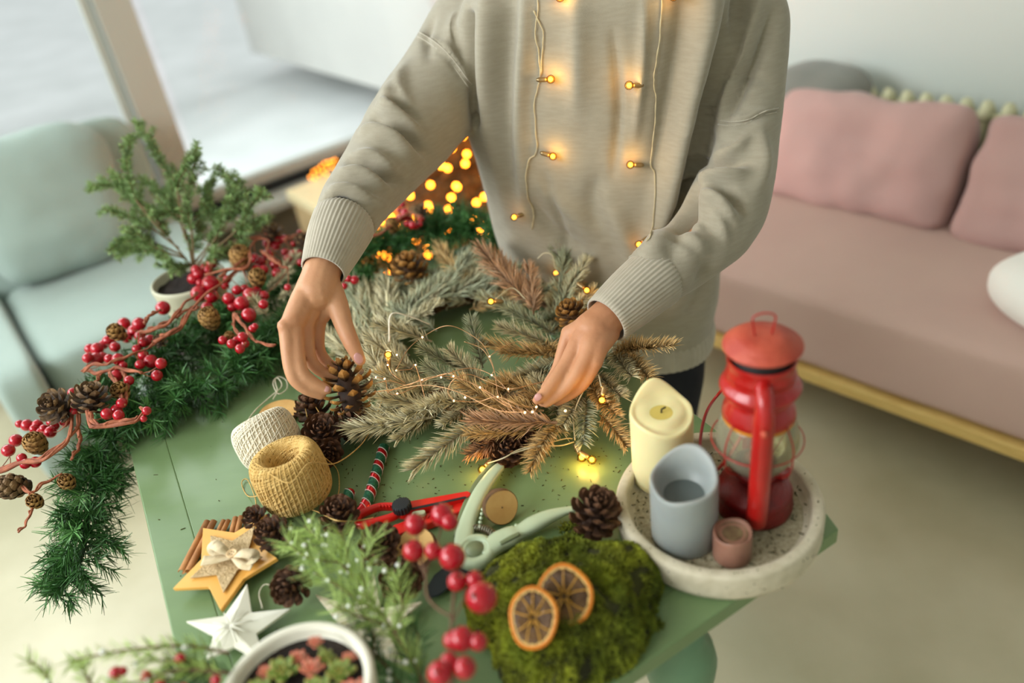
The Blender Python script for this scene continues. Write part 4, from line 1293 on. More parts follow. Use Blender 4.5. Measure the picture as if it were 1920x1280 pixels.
flat_loft([(868, 1052, 16), (870, 1010, 18), (880, 970, 15), (900, 925, 14), (922, 892, 12), (936, 876, 10), (940, 872, 7)], .766, .62, M_mint, 'handle', pr_)
flat_loft([(856, 1005, 6), (868, 960, 6), (888, 918, 6), (908, 888, 6), (926, 868, 5)], .766, .9, M_mint2, 'grip_inlay', pr_)
flat_loft([(905, 1042, 17), (932, 1018, 21), (958, 1005, 20), (975, 997, 15), (1000, 983, 17), (1030, 968, 14), (1060, 958, 9), (1078, 954, 6)], .766, .62, M_mint, 'handle', pr_)
flat_loft([(938, 1019, 4), (958, 1008, 5), (974, 1000, 4)], .7735, .5, M_mint2, 'lock_slot', pr_)
hub = P(893, 1043, .758)
V, F = lathe([(0, 0), (.024, 0), (.0262, .003), (.0262, .011), (.024, .015), (.0165, .0165), (.0155, .014), (0, .0138)], 48, hub); part('pivot_disc', Geo().add(V, F), M_mint, pr_)
V, F = lathe([(0, 0), (.0125, 0), (.012, .0016), (0, .0022)], 32, hub + [0, 0, .0140]); part('pivot_cap', Geo().add(V, F), mat('olive_cap', (120, 130, 96), .4), pr_)
t = np.linspace(0, 1, 220); s0, s1 = P(888, 990, .766), P(932, 1008, .766); ax, ay, az_ = frame_of(s1 - s0)
arc = s0 + np.outer(t, s1 - s0) + np.outer(np.sin(t * math.pi) * .006, np.array([.3, .9, 0]))
ph = t * 2 * math.pi * 11
part('spring', Geo().add(*tube(arc + (np.outer(np.cos(ph), ay) + np.outer(np.sin(ph), az_)) * .0048, .0008, 6)), M_steel, pr_)
for k in range(5):
    a = P(905 - k * 1.5, 955 + k * 8, .769); part('thumb_ridge', Geo().add(*ball(a, .0026, 8, 6)), M_mint, pr_)
    a = P(936 + k * 8, 999 - k * 3.5, .769); part('thumb_ridge', Geo().add(*ball(a, .0026, 8, 6)), M_mint, pr_)
M_bld = mat('dark_coated_blade', (44, 54, 60), .35, metal=.4)
bpts = [(893, 1060), (878, 1078), (850, 1098), (822, 1118), (806, 1122), (803, 1100), (815, 1080), (838, 1062), (862, 1050)]
part('blade', Geo().add(*prism([tuple(P(x, y, .757)[:2]) for x, y in bpts], .757, .7598)), M_bld, pr_, False)
cpts = [(903, 1062), (915, 1062), (908, 1085), (885, 1098), (868, 1100), (884, 1082)]
part('anvil_blade', Geo().add(*prism([tuple(P(x, y, .754)[:2]) for x, y in cpts], .753, .7565)), M_steel, pr_, False)

# ---------------------------------------------------------------- round tray, candles, lantern
M_conc = mat('speckled_concrete', (206, 196, 172), 0.8, (188, 178, 152), 60, bump=0.2, bscale=150)
M_sand = mat('grey_sand', (176, 166, 140), 0.95, (150, 140, 114), 220, bump=0.5, bscale=300)
TC = P(1345, 952, .772); TC[2] = 0.75
tr = thing('round_tray', TC, 'round speckled pale concrete tray at the right end of the table', 'tray')
RT = 0.1262
V, F = lathe([(RT * .93, 0), (RT * .985, .003), (RT, .010), (RT, .036), (RT * .99, .0395), (RT * .97, .041), (RT * .905, .041), (RT * .885, .0395), (RT * .877, .036), (RT * .87, .022), (0, .0215)], 96, TC, top=False)
part('bowl', Geo().add(V, F), M_conc, tr)
V, F = lathe([(0, .0220), (RT * .5, .0228), (RT * .80, .0222), (RT * .873, .0205)], 64, TC, top=False, bot=False)
part('sand', Geo().add(V, F), M_sand, tr)
g = Geo()
for i in range(420):
    a = random.uniform(0, 6.283); rr = RT * .86 * math.sqrt(random.random()); c = TC + [rr * math.cos(a), rr * math.sin(a), .0238]
    b = random.uniform(0, 3.14); L = random.uniform(.0004, .0024) if random.random() < .75 else random.uniform(.002, .004)
    g.add(*box(c, (math.cos(b), math.sin(b), 0), (-math.sin(b), math.cos(b), 0), (0, 0, 1), L, .00045, .0004))
for i in range(90):
    a = random.uniform(0, 6.283); zz = random.uniform(.006, .034)
    if random.random() < .5: c = TC + [RT * 1.001 * math.cos(a), RT * 1.001 * math.sin(a), zz]
    else: c = TC + [RT * .935 * math.cos(a), RT * .935 * math.sin(a), .0412]
    g.add(*ball(c, random.uniform(.0005, .0010), 6, 4))
part('speck', g, M_crumb, tr, kind='stuff')

SZ = .750 + .0225


def candle(base, R, H, m, rim, label, dip, name='pillar_candle', well_m=None, seg=64):
    """rim(angle) -> rim height; molten well inside"""
    r = thing(name, base, label, 'candle'); V = []; A = np.linspace(0, 2 * math.pi, seg, endpoint=False)
    rows = [(0, 'b', 0), (.96, 'b', 0), (1, 'b', .003), (1, 'b', H * .4), (1, 'r', -.006), (.985, 'r', -.0012), (.94, 'r', 0), (.86, 'r', -.002), (.74, 'r', -.5), (.60, 'd', .004), (.3, 'd', 0), (0, 'd', 0)]
    for k, mode, z in rows:
        for a in A:
            rh = rim(a)
            if mode == 'b': zz = z
            elif mode == 'd': zz = dip + z
            else: zz = rh + z if z > -.1 else (rh * .45 + dip * .55)
            V.append(base + [math.cos(a) * R * k, math.sin(a) * R * k, zz])
    F = [(i * seg + k, i * seg + (k + 1) % seg, (i + 1) * seg + (k + 1) % seg, (i + 1) * seg + k) for i in range(len(rows) - 1) for k in range(seg)]
    part('wax', Geo().add(V, F), m, r)
    return r


M_wax1 = mat('ivory_wax', (234, 222, 170), 0.42, (226, 212, 156), 8, sss=.4)
M_wax2 = mat('grey_wax', (148, 153, 149), 0.4, (136, 142, 140), 14, sss=.2)
M_wax3 = mat('mauve_brown_wax', (150, 108, 90), 0.35, (136, 96, 80), 40, sss=.15)
M_wick = mat('burnt_wick', (26, 20, 18), .9)
M_pool = mat('yellow_molten_wax', (206, 184, 96), .25)
b1 = P(1243, 892, SZ); b1[2] = SZ
# a pointed flame-like shoulder at the back, wick in a shallow well
rim1 = lambda a: .112 + .024 * max(0, math.cos(a - 1.6)) ** 4 - .010 * max(0, math.cos(a + 1.3)) ** 2
c1 = candle(b1, .0398, .112, M_wax1, rim1, 'tall ivory pillar candle with a scooped pointed top on the tray', .108)
V, F = lathe([(0, 0), (.014, 0), (.019, .0006)], 28, b1 + [0, 0, .1088], bot=False, top=False); part('wax_pool', Geo().add(V, F), M_pool, c1)
part('wick', Geo().add(*tube([b1 + [0, 0, .108], b1 + [.0005, 0, .114], b1 + [.006, 0, .1165]], .0012, 8)), M_wick, c1)
b2 = P(1283, 1003, SZ); b2[2] = SZ
rim2 = lambda a: .095 + .022 * max(0, math.cos(a - 0.95)) ** 2 - .006 * max(0, math.cos(a - 3.9)) ** 8
c2 = candle(b2, .0395, .10, M_wax2, rim2, 'thick grey pillar candle with a deep hollow and uneven rim on the tray', .066)
V, F = lathe([(0, 0), (.020, 0), (.0235, .0006)], 28, b2 + [0, 0, .070], bot=False, top=False); part('wax_pool', Geo().add(V, F), mat('grey_wax_pool', (92, 100, 98), .3), c2)
b3 = P(1372, 1040, SZ); b3[2] = SZ
c3 = candle(b3, .0222, .040, M_wax3, lambda a: .041 + .0015 * math.sin(a * 3), 'small brown votive candle at the front of the tray', .034, 'votive_candle')
V, F = lathe([(0, 0), (.0145, 0), (.0168, .0008)], 24, b3 + [0, 0, .0372], bot=False, top=False); part('wax_pool', Geo().add(V, F), mat('olive_wax_pool', (128, 112, 78), .3, (96, 74, 54), 90), c3)

# lantern
LB = P(1412, 945, SZ); LB[2] = SZ
M_lred = mat('red_lacquer', (172, 24, 20), 0.3, (154, 18, 16), 14, coat=.3)
M_lrust = mat('faded_dusty_red', (190, 84, 60), 0.55, (168, 60, 42), 30, bump=0.3, bscale=160)
M_ldark = mat('dark_red_tank', (126, 20, 18), 0.35, (104, 14, 14), 40, bump=0.4, bscale=300)
M_soot = mat('sooty_black', (22, 14, 12), .7)
M_glass = thin_glass('lantern_glass', (236, 234, 206), 0.30, 0.06, .22)
ln = thing('oil_lantern', LB, 'red metal oil lantern with a glass globe standing on the tray', 'lantern')


def lat(name, prof, m, seg=56, par=ln, **k): prof = [(r * (1.2 if z > .074 else 1.03), z) for r, z in prof]; V, F = lathe(prof, seg, LB, **k); return part(name, Geo().add(V, F), m, par)


tank = lat('fuel_tank', [(0, 0), (.042, 0), (.0455, .003), (.0460, .010), (.0440, .018), (.0430, .024), (.0445, .028), (.0415, .036), (.033, .044), (.025, .048), (0, .049)], M_ldark)
lat('burner', [(.017, .046), (.020, .050), (.026, .058), (.0285, .064), (.027, .069), (.018, .072), (.012, .078), (.008, .086), (.0, .088)], M_ldark, bot=False)
lat('wick_tube', [(.006, .085), (.006, .094), (0, .095)], M_steel, 20)
lat('globe', [(.0225, .070), (.030, .078), (.0365, .092), (.0395, .106), (.0395, .118), (.0370, .134), (.0325, .146), (.0290, .150)], M_glass, bot=False, top=False)
lat('collar', [(.0285, .148), (.0325, .146), (.0345, .150), (.0335, .158), (.0290, .168), (.0270, .176), (.0315, .180), (.0360, .186), (.0375, .190), (.0360, .194), (.0315, .198), (.0305, .206), (.0320, .208), (.0305, .212), (.0300, .222), (.0315, .225), (.0305, .229)], M_lred, bot=False, top=False)
lat('amber_ring', [(.0330, .143), (.0342, .146), (.0338, .149)], mat('amber_edge', (196, 130, 40), .4), bot=False, top=False)
lat('chimney', [(.026, .200), (.026, .238), (.0235, .240), (.0235, .205)], M_soot, bot=False, top=False)
for k in range(8):
    a = k * math.pi / 4; d = np.array([math.cos(a), math.sin(a), 0]); part('vent_strut', Geo().add(*box(LB + d * .0275 + [0, 0, .2345], d, np.cross(Z3, d), Z3, .0008, .0045, .006)), M_lred, ln, False)
lat('cap', [(.024, .240), (.033, .2410), (.0358, .243), (.0354, .2455), (.032, .2475), (.0315, .2495), (.026, .2515), (.0255, .254), (.014, .2560), (0, .2565)], M_lrust, bot=True)
ang_cam = math.atan2(-LB[1], -LB[0])
hx = nrm(np.array([1, -.1, 0])); hb_ = LB + [0, 0, .2535]
part('lifting_ring', Geo().add(*tube(smooth_path([hb_ - hx * .0085, hb_ - hx * .0105 + Z3 * .014, hb_ - hx * .0115 + Z3 * .026, hb_ + Z3 * .0305, hb_ + hx * .0115 + Z3 * .026, hb_ + hx * .0105 + Z3 * .012, hb_ + hx * .0085], 8), .0011, 8)), M_lred, ln)
# side tubes: one faces the camera slightly right, its twin opposite
for sgn in (1, -1):
    a0 = math.atan2(-LB[1], -LB[0]) + math.radians(6); d = np.array([math.cos(a0), math.sin(a0), 0]) * sgn; tng = np.cross(Z3, d)
    path = smooth_path([LB + d * .032 + [0, 0, .212], LB + d * .046 + [0, 0, .2075], LB + d * .055 + [0, 0, .194], LB + d * .057 + [0, 0, .165], LB + d * .057 + [0, 0, .10], LB + d * .0520 + [0, 0, .05], LB + d * .0450 + [0, 0, .018]], 8)
    V, F = tube(path, np.interp(np.linspace(0, 1, len(path)), [0, .3, .45, 1], [.0095, .0095, .0115, .0125]), 16, up=tng, flat=1.0)
    # squash radially so the tube reads as a flat channel
    part('side_tube', Geo().add(V, F), M_lred, ln)
    part('pivot_bolt', Geo().add(*ball(LB + d * .070 + [0, 0, .176], .0042, 12, 8)), M_lrust, ln)
# wire guard round the globe and the bail
A = np.linspace(0, 2 * math.pi, 60, endpoint=False)
ring = LB + np.stack([np.cos(A) * .0525, np.sin(A) * .0525, np.full(60, .112)], 1)
part('guard_ring', Geo().add(*tube(ring, .0009, 6, closed=True)), M_lred, ln)
for k in range(4):
    a = k * math.pi / 2 + .5; d = np.array([math.cos(a), math.sin(a), 0])
    part('guard_wire', Geo().add(*tube(smooth_path([LB + d * .041 + [0, 0, .152], LB + d * .051 + [0, 0, .130], LB + d * .0525 + [0, 0, .112], LB + d * .049 + [0, 0, .088], LB + d * .027 + [0, 0, .066]], 6), .0009, 6)), M_lred, ln)
dA_ = np.array([math.cos(a0), math.sin(a0), 0])
bq = [LB + dA_ * .072 + [0, 0, .176], Pd(1405, 800, 0.915), Pd(1362, 862, 0.94), Pd(1332, 885, 0.99), Pd(1313, 845, 1.045), Pd(1322, 780, 1.07), Pd(1350, 735, 1.09), LB - dA_ * .072 + [0, 0, .176]]
part('bail_handle', Geo().add(*tube(smooth_path(bq, 10), .0021, 8)), M_lred, ln)
fc = P(1462, 880, SZ + .052); fx = nrm(np.array([.25, -.2, 1]))
V, F = lathe([(0, -.016), (.008, -.014), (.0085, -.004), (.0125, -.003), (.0135, 0), (.0130, .004), (.010, .006), (.0085, .0045), (0, .0045)], 28, (0, 0, 0), rmod=lambda a, z: 1 + .03 * np.cos(a * 12)); q = np.array(Vector((0, 0, 1)).rotation_difference(Vector(fx)).to_matrix())
part('filler_cap', Geo().add(V @ q.T + fc - fx * 0.001, F), M_lred, ln)
# ---------------------------------------------------------------- dark green garland
M_pine = mat('dark_green_foil_needles', (64, 106, 54), 0.5, tint=True, spec=0.5)
M_stemg = mat('dark_green_stem', (38, 58, 34), 0.7)


def px_path(rows, n=10):
    q = smooth_path(rows, n); return np.array([P(a, b, z) for a, b, z, *_ in q]), q


def tinsel(paths, per_m, blen, nlen, nper, width, seed, droop=-.25, greens=None):
    rs = np.random.default_rng(seed); Bs = []; Ds = []; Ls = []; Tn = []; stems = Geo()
    for rows in paths:
        w, q = px_path(rows); s = np.concatenate([[0], np.cumsum(np.linalg.norm(np.diff(w, axis=0), axis=1))])
        rad = q[:, 3] if q.shape[1] > 3 else np.full(len(q), 1.0)
        stems.add(*tube(w, .004, 8)); n = int(s[-1] * per_m)
        for k in range(n):
            ss = rs.uniform(0, s[-1]); c = np.array([np.interp(ss, s, w[:, i]) for i in range(3)]); rr = np.interp(ss, s, rad)
            i = min(len(w) - 2, np.searchsorted(s, ss)); T = nrm(w[min(i + 1, len(w) - 1)] - w[max(i - 1, 0)])
            r_ = rs.normal(size=3); r_ = nrm(r_ - T * (r_ @ T)); 
            if r_[2] < -.3 and rs.random() < .5: r_[2] *= -1
            d = nrm(r_ + T * rs.uniform(-.3, .7)); L = blen * rr * rs.uniform(.55, 1.05)
            tb_ = .75 + .5 * rs.random(); frost = rs.random() < .10
            m = int(nper * L / blen * rs.uniform(.8, 1.2)); u = rs.uniform(.12, 1, m)[:, None]
            cur = np.array([0, 0, droop]) * L
            base = c + d * L * u + cur * u ** 2
            dd = nrm(d + cur / L * 1.2); R = rs.normal(size=(m, 3)); R -= np.outer(R @ dd, dd); R /= np.linalg.norm(R, axis=1)[:, None]
            D = dd * .75 + R * .85
            Bs.append(base); Ds.append(D); Ls.append(nlen * rs.uniform(.7, 1.15, m))
            t0 = np.array([.9, 1.0, .9]) * tb_ * (1.0 if not frost else 1.0)
            t0 = t0 + (np.array([1.6, 1.1, 1.5]) if frost else 0)
            Tn.append(np.outer(rs.uniform(.65, 1.35, m), t0))
            pth = np.array([c, c + d * L * .5 + cur * .25, c + d * L + cur]); stems.add(*tube(pth, [.0016, .0012, .0007], 4, cap=False))
    Bs, Ds, Ls, Tn = map(np.concatenate, (Bs, Ds, Ls, Tn))
    bend = RNG.normal(0, .12, (len(Bs), 3)); bend[:, 2] -= .1
    G = Geo(); G.add(*needles(Bs, Ds, Ls, width, bend, tint=Tn)); return G, stems


GA = [
    [(985, 455, .80, 1.), (930, 430, .81, 1.1), (860, 425, .81, 1.1), (790, 440, .80, 1.1), (720, 462, .80, 1.1), (670, 490, .79, 1.0), (640, 530, .79, .9)],
    [(610, 470, .80, .9), (560, 520, .79, 1.), (480, 570, .79, 1.), (400, 610, .79, 1.), (320, 660, .79, 1.), (240, 720, .79, 1.), (190, 770, .78, 1.)],
    [(600, 570, .78, .9), (540, 620, .78, 1.), (480, 665, .78, 1.05), (410, 720, .78, 1.05), (330, 760, .78, 1.0), (250, 790, .77, 1.), (190, 860, .745, 1.), (165, 940, .72, 1.05), (160, 1010, .69, 1.05), (140, 1070, .66, 1.0), (105, 1120, .63, .75)],
    [(700, 520, .79, .9), (640, 570, .785, .9)],
]
gar = thing('pine_garland', P(330, 760, .752), 'thick dark green pine garland draped along the far table edge, hanging off its corner', 'garland')
G, S = tinsel(GA, 430, .058, .026, 50, .00085, 11)
part('foliage', G, M_pine, gar, smooth=False, tint=True, kind='stuff')
part('stem', S, M_stemg, gar)

# ---------------------------------------------------------------- frosted wreath
FR = {'frost': mat('frosted_needles', (186, 178, 144), .7, tint=True), 'grey': mat('grey_green_needles', (154, 158, 130), .7, tint=True),
      'tan': mat('tan_needles', (190, 160, 108), .7, tint=True), 'brown': mat('rosy_brown_needles', (176, 140, 108), .7, tint=True)}


def sprig_mesh(kind, seed):
    rs = np.random.default_rng(seed); n = 210; x = np.sort(rs.uniform(.06, 1.0, n)); cy = rs.uniform(-.10, .10); cz = rs.uniform(-.05, .10)
    side = rs.choice([-1, 1], n); up = rs.normal(0, .42, n) + .25
    base = np.stack([x, cy * x ** 2, cz * x ** 2], 1)
    D = np.stack([np.full(n, .40) + x * .35, side * (1.0 - .35 * x), up * .8], 1)
    mids = rs.random(n) < .18; D[mids, 1] *= .15; D[mids, 2] = .7
    L = .215 * (1.0 - .28 * np.clip((x - .75) / .25, 0, 1)) * rs.uniform(.8, 1.15, n); L *= np.clip(.55 + x * 1.8, 0, 1)
    bend = np.stack([np.full(n, .26), -side * .02, np.full(n, .05)], 1) + rs.normal(0, .08, (n, 3))
    T = np.outer(rs.uniform(.72, 1.28, n), [1, 1, 1]) * np.where(rs.random(n) < .25, 1.35, 1.0)[:, None]
    V, F, C = needles(base, D, L, .0078, bend, three=True, tint=T)
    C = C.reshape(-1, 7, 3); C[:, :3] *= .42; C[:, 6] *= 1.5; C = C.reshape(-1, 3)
    G = Geo(); G.add(V, F, C); xs = np.linspace(0, 1, 7); st = np.stack([xs, cy * xs ** 2, cz * xs ** 2], 1)
    v, f = tube(st, np.linspace(.018, .008, 7), 6); G.add(v, f, (.45, .40, .34))
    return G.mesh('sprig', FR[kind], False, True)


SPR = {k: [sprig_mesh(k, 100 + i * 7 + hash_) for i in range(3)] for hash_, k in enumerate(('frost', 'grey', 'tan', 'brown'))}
WC = P(895, 655, .76)
wr = thing('frosted_wreath', WC, 'frosted grey-green and tan pine wreath lying on the table between the hands', 'wreath')


def sprig(tip, root, kind, zt=.79, zr=.785, roll=0.0, parent=None, scale_w=1.0):
    a, b = P(root[0], root[1], zr), P(tip[0], tip[1], zt); L = np.linalg.norm(b - a); x, y, z = frame_of(b - a, (0, 0, 1))
    M = Matrix((x, y, z)).transposed() @ Matrix.Rotation(roll, 3, 'X'); par = parent or wr
    k = max(1.0, min(1.5, .105 / L)) * scale_w
    o = link('sprig', random.choice(SPR[kind]), par, tuple(a - wloc(par)), M); o.scale = (L, L * k, L * k); return o


# filler underneath, all round the ring
for i in range(150):
    a = i / 150 * 2 * math.pi * 4 + random.uniform(-.1, .1); ro = random.uniform(.10, .215); c = WC + [ro * math.cos(a) * 1.12, ro * math.sin(a), random.uniform(.008, .030)]
    tang = np.array([-math.sin(a), math.cos(a), 0]) * (1 if i % 2 else -1); out = np.array([math.cos(a), math.sin(a), 0])
    d = nrm(tang * random.uniform(.4, 1) + out * random.uniform(.1, .9) + [0, 0, random.uniform(0, .35)]); L = random.uniform(.085, .115)
    px = proj(c + d * L)[0]
    if 855 < px[0] < 975 and 550 < px[1] < 615: continue
    if 940 < px[0] < 1010 and 665 < px[1] < 720: continue
    if px[1] > 850 or px[0] < 615 or (px[0] > 1190): continue
    x, y, z = frame_of(d); M = Matrix((x, y, z)).transposed() @ Matrix.Rotation(random.uniform(-.5, .5), 3, 'X')
    kd = 'frost' if px[0] < 850 else random.choice(['grey', 'tan', 'frost']); 
    if px[1] < 600 and px[0] < 980: kd = random.choice(['grey', 'frost'])
    if px[1] > 730 and px[0] > 850: kd = random.choice(['tan', 'brown', 'tan', 'frost'])
    o = link('sprig', random.choice(SPR[kd]), wr, tuple(c - WC), M); o.scale = (L, L, L)
for t, r, k, zt, zr in [
    ((664, 540), (692, 640), 'grey', .81, .79), ((692, 535), (715, 640), 'frost', .81, .79), ((720, 545), (735, 650), 'frost', .81, .79), ((655, 590), (700, 680), 'frost', .80, .79),
    ((835, 512), (742, 600), 'grey', .83, .80), ((852, 520), (770, 590), 'frost', .82, .80), ((884, 488), (795, 580), 'grey', .83, .80), ((942, 517), (828, 560), 'grey', .81, .80),
    ((815, 470), (878, 535), 'tan', .84, .81), ((905, 505), (840, 560), 'frost', .82, .80), ((780, 500), (800, 570), 'grey', .80, .79),
    ((896, 473), (990, 565), 'brown', .88, .83), ((1000, 500), (1000, 590), 'brown', .86, .82), ((935, 490), (1010, 580), 'brown', .85, .82), ((1032, 425), (1062, 520), 'grey', .90, .83), ((1105, 492), (1052, 560), 'frost', .86, .82),
    ((1118, 545), (1062, 590), 'frost', .84, .81), ((1060, 480), (1045, 570), 'grey', .86, .81), ((1085, 520), (1040, 600), 'grey', .84, .80),
    ((907, 558), (1000, 598), 'grey', .83, .81), ((938, 608), (1045, 650), 'frost', .84, .80), ((955, 585), (1040, 625), 'grey', .83, .80), ((905, 648), (1040, 668), 'tan', .83, .80),
    ((882, 600), (905, 690), 'grey', .86, .80), ((945, 668), (1040, 660), 'tan', .82, .80), ((975, 700), (1060, 680), 'frost', .81, .79),
    ((1256, 654), (1160, 655), 'tan', .86, .83), ((1228, 704), (1168, 662), 'tan', .83, .82), ((1180, 712), (1150, 655), 'frost', .83, .82), ((1215, 640), (1150, 660), 'tan', .86, .82),
    ((1145, 782), (1118, 725), 'tan', .80, .80), ((1168, 750), (1120, 700), 'frost', .81, .80), ((1184, 830), (1125, 778), 'tan', .775, .79), ((1102, 826), (1098, 742), 'grey', .79, .81), ((1052, 796), (1092, 738), 'frost', .80, .81), ((1135, 745), (1090, 700), 'tan', .82, .81),
    ((938, 716), (1030, 748), 'tan', .82, .80), ((1000, 702), (1040, 745), 'frost', .82, .80), ((886, 790), (1045, 792), 'brown', .82, .81), ((900, 760), (1020, 770), 'tan', .81, .80), ((880, 812), (1000, 806), 'tan', .81, .80),
    ((772, 880), (898, 788), 'frost', .785, .80), ((657, 814), (810, 782), 'frost', .785, .80), ((680, 775), (790, 760), 'frost', .79, .80), ((876, 852), (955, 815), 'brown', .775, .79), ((984, 880), (1035, 800), 'tan', .775, .80), ((1010, 850), (1050, 790), 'tan', .785, .80),
    ((603, 622), (655, 668), 'frost', .80, .79), ((640, 640), (690, 720), 'frost', .80, .79), ((708, 603), (810, 640), 'frost', .86, .82), ((690, 640), (770, 690), 'frost', .84, .81), ((740, 575), (820, 620), 'grey', .82, .80), ((825, 575), (745, 612), 'frost', .83, .81),
    ((790, 655), (880, 700), 'grey', .85, .81), ((800, 690), (890, 740), 'grey', .84, .81), ((845, 655), (905, 720), 'frost', .85, .81), ((710, 700), (800, 740), 'frost', .83, .80), ((720, 740), (830, 770), 'frost', .82, .80), ((760, 780), (850, 745), 'frost', .82, .81),
    ((830, 800), (900, 750), 'frost', .80, .80), ((815, 745), (905, 762), 'frost', .84, .81), ((800, 775), (840, 745), 'frost', .84, .82), ((690, 665), (740, 740), 'frost', .83, .80), ((850, 720), (950, 765), 'tan', .84, .81), ((930, 780), (1020, 740), 'tan', .81, .80)]:
    sprig(t, r, k, zt, zr, random.uniform(-.3, .3))
A = np.linspace(0, 2 * math.pi, 70, endpoint=False)
for k in range(3):
    rg = WC + np.stack([np.cos(A) * 1.12 * (.155 + .006 * np.sin(A * 7 + k * 2)), np.sin(A) * (.155 + .006 * np.sin(A * 7 + k * 2)), .010 + .005 * np.cos(A * 7 + k * 2)], 1)
    part('ring_wire', Geo().add(*tube(rg, .0035, 7, closed=True)), M_bark, wr)
for (px, py, r, z, ax) in [(768, 506, 34, .83, (-.2, .1, 1)), (1073, 590, 30, .845, (-.4, .1, 1)), (950, 842, 34, .775, (.2, -.5, 1)), (985, 830, 28, .775, (.3, -.4, 1)), (905, 835, 24, .775, (0, -.5, 1))]:
    c = P(px, py, z); R = PXM(r, (c - CAM) @ Fw); make_cone('pine_cone', c, nrm(ax), R, R * 1.7, parent=wr, n=46, mesh=SCALE_B if py < 600 else SCALE_A)
part('ribbon_loop', Geo().add(*ribbon([P(730, 640, .86), P(733, 590, .885), P(765, 592, .875), P(806, 608, .85)], .0016, .0004)), M_cream, wr)

# ---------------------------------------------------------------- berry garland
M_berry = mat('glossy_red_berry', (186, 14, 34), .2, (150, 8, 26), 40, coat=.4)
M_vine = mat('twisted_brown_vine', (168, 98, 66), .75, (132, 72, 48), 60, bump=.4, bscale=200)
BER = Geo().add(*ball((0, 0, 0), 1, 20, 12)).mesh('berry', M_berry)
BNIB = Geo().add(*ball((0, 0, 1.0), .16, 8, 6)).mesh('calyx', M_bark)
bg_ = thing('berry_garland', P(360, 640, .80), 'brown vine garland with glossy red berries and small cones on the pine garland', 'garland')


def berry(px, py, r, z, par):
    c = P(px, py, z); R = PXM(r * 1.12, (c - CAM) @ Fw); o = link('berry', BER, par, tuple(c - wloc(par)), (random.uniform(-.8, .8), random.uniform(-.8, .8), 0), R); return c


def gz(x, y):   # height of the garland top under a pixel
    if x < 260 and y > 790: return .80
    if x < 300: return .835
    return .85


B2 = [(978, 55, 38), (835, 152, 36), (745, 150, 34), (808, 195, 36), (843, 225, 30), (900, 248, 30), (860, 262, 28), (650, 250, 30), (583, 300, 34), (540, 300, 28), (527, 355, 28), (580, 362, 38), (615, 350, 28), (655, 360, 26), (708, 362, 32), (668, 265, 25), (905, 375, 36), (966, 388, 30), (942, 460, 30), (700, 460, 32), (775, 490, 26), (740, 400, 22), (730, 625, 28), (642, 690, 32), (700, 665, 30), (712, 700, 30), (840, 395, 26), (860, 340, 28), (437, 562, 26), (445, 670, 22), (880, 672, 24), (862, 720, 18), (118, 750, 22), (162, 758, 32), (225, 755, 28), (205, 780, 24), (243, 800, 22), (262, 778, 22), (302, 800, 32), (310, 740, 26), (390, 738, 28), (95, 850, 34), (50, 910, 34), (130, 955, 26), (152, 990, 28), (212, 980, 30), (325, 765, 26), (1337, 248, 24), (1390, 270, 26), (1420, 250, 22), (1455, 230, 28), (1470, 268, 24), (1440, 300, 26), (1515, 180, 22), (1530, 165, 18), (620, 275, 26), (760, 235, 28), (690, 290, 28), (820, 300, 24)]
B1 = [(1150, 967, 42), (1087, 1020, 40), (1155, 1033, 33), (1070, 890, 25), (1082, 912, 28), (1055, 938, 28), (1090, 960, 18), (1115, 880, 20), (1155, 855, 26), (1192, 812, 20), (1135, 890, 22), (1240, 940, 20), (1228, 975, 20), (1292, 1000, 24), (1335, 993, 22), (1248, 1047, 30), (1318, 1073, 36), (1365, 1027, 36), (1400, 1010, 26), (1440, 1030, 24), (1437, 1077, 24), (1270, 1090, 26), (1357, 1137, 36), (1462, 745, 26), (1522, 732, 22), (1550, 720, 18), (1505, 760, 22), (1462, 805, 26), (1390, 828, 24), (1420, 848, 28), (1402, 888, 24), (1440, 888, 22), (1500, 860, 26), (1510, 905, 24), (1572, 832, 24), (1600, 805, 22), (1635, 800, 20), (1620, 835, 18), (1640, 850, 18), (1555, 795, 20), (1600, 748, 14), (1688, 730, 20), (1635, 685, 14), (1690, 760, 14), (1570, 985, 18), (1130, 1095, 28)]
B4 = [(520, 455, 22), (555, 455, 20), (592, 463, 24), (530, 500, 18), (878, 10, 18), (895, 60, 24), (870, 90, 20), (845, 105, 20), (905, 125, 18), (940, 135, 22), (990, 100, 18), (960, 140, 18), (700, 185, 14), (890, 85, 18), (985, 130, 14), (860, 45, 15), (920, 95, 16)]
pts_b = []
for L_, s, ox, oy in ((B2, 3.2, 0, 560), (B1, 2.909, 0, 200), (B4, 3.2, 480, 380)):
    for x, y, r in L_:
        X, Y = x / s + ox, y / s + oy; c = berry(X, Y, r / s * 1.02, gz(X, Y) + random.uniform(-.008, .012), bg_); pts_b.append((X, Y, c))
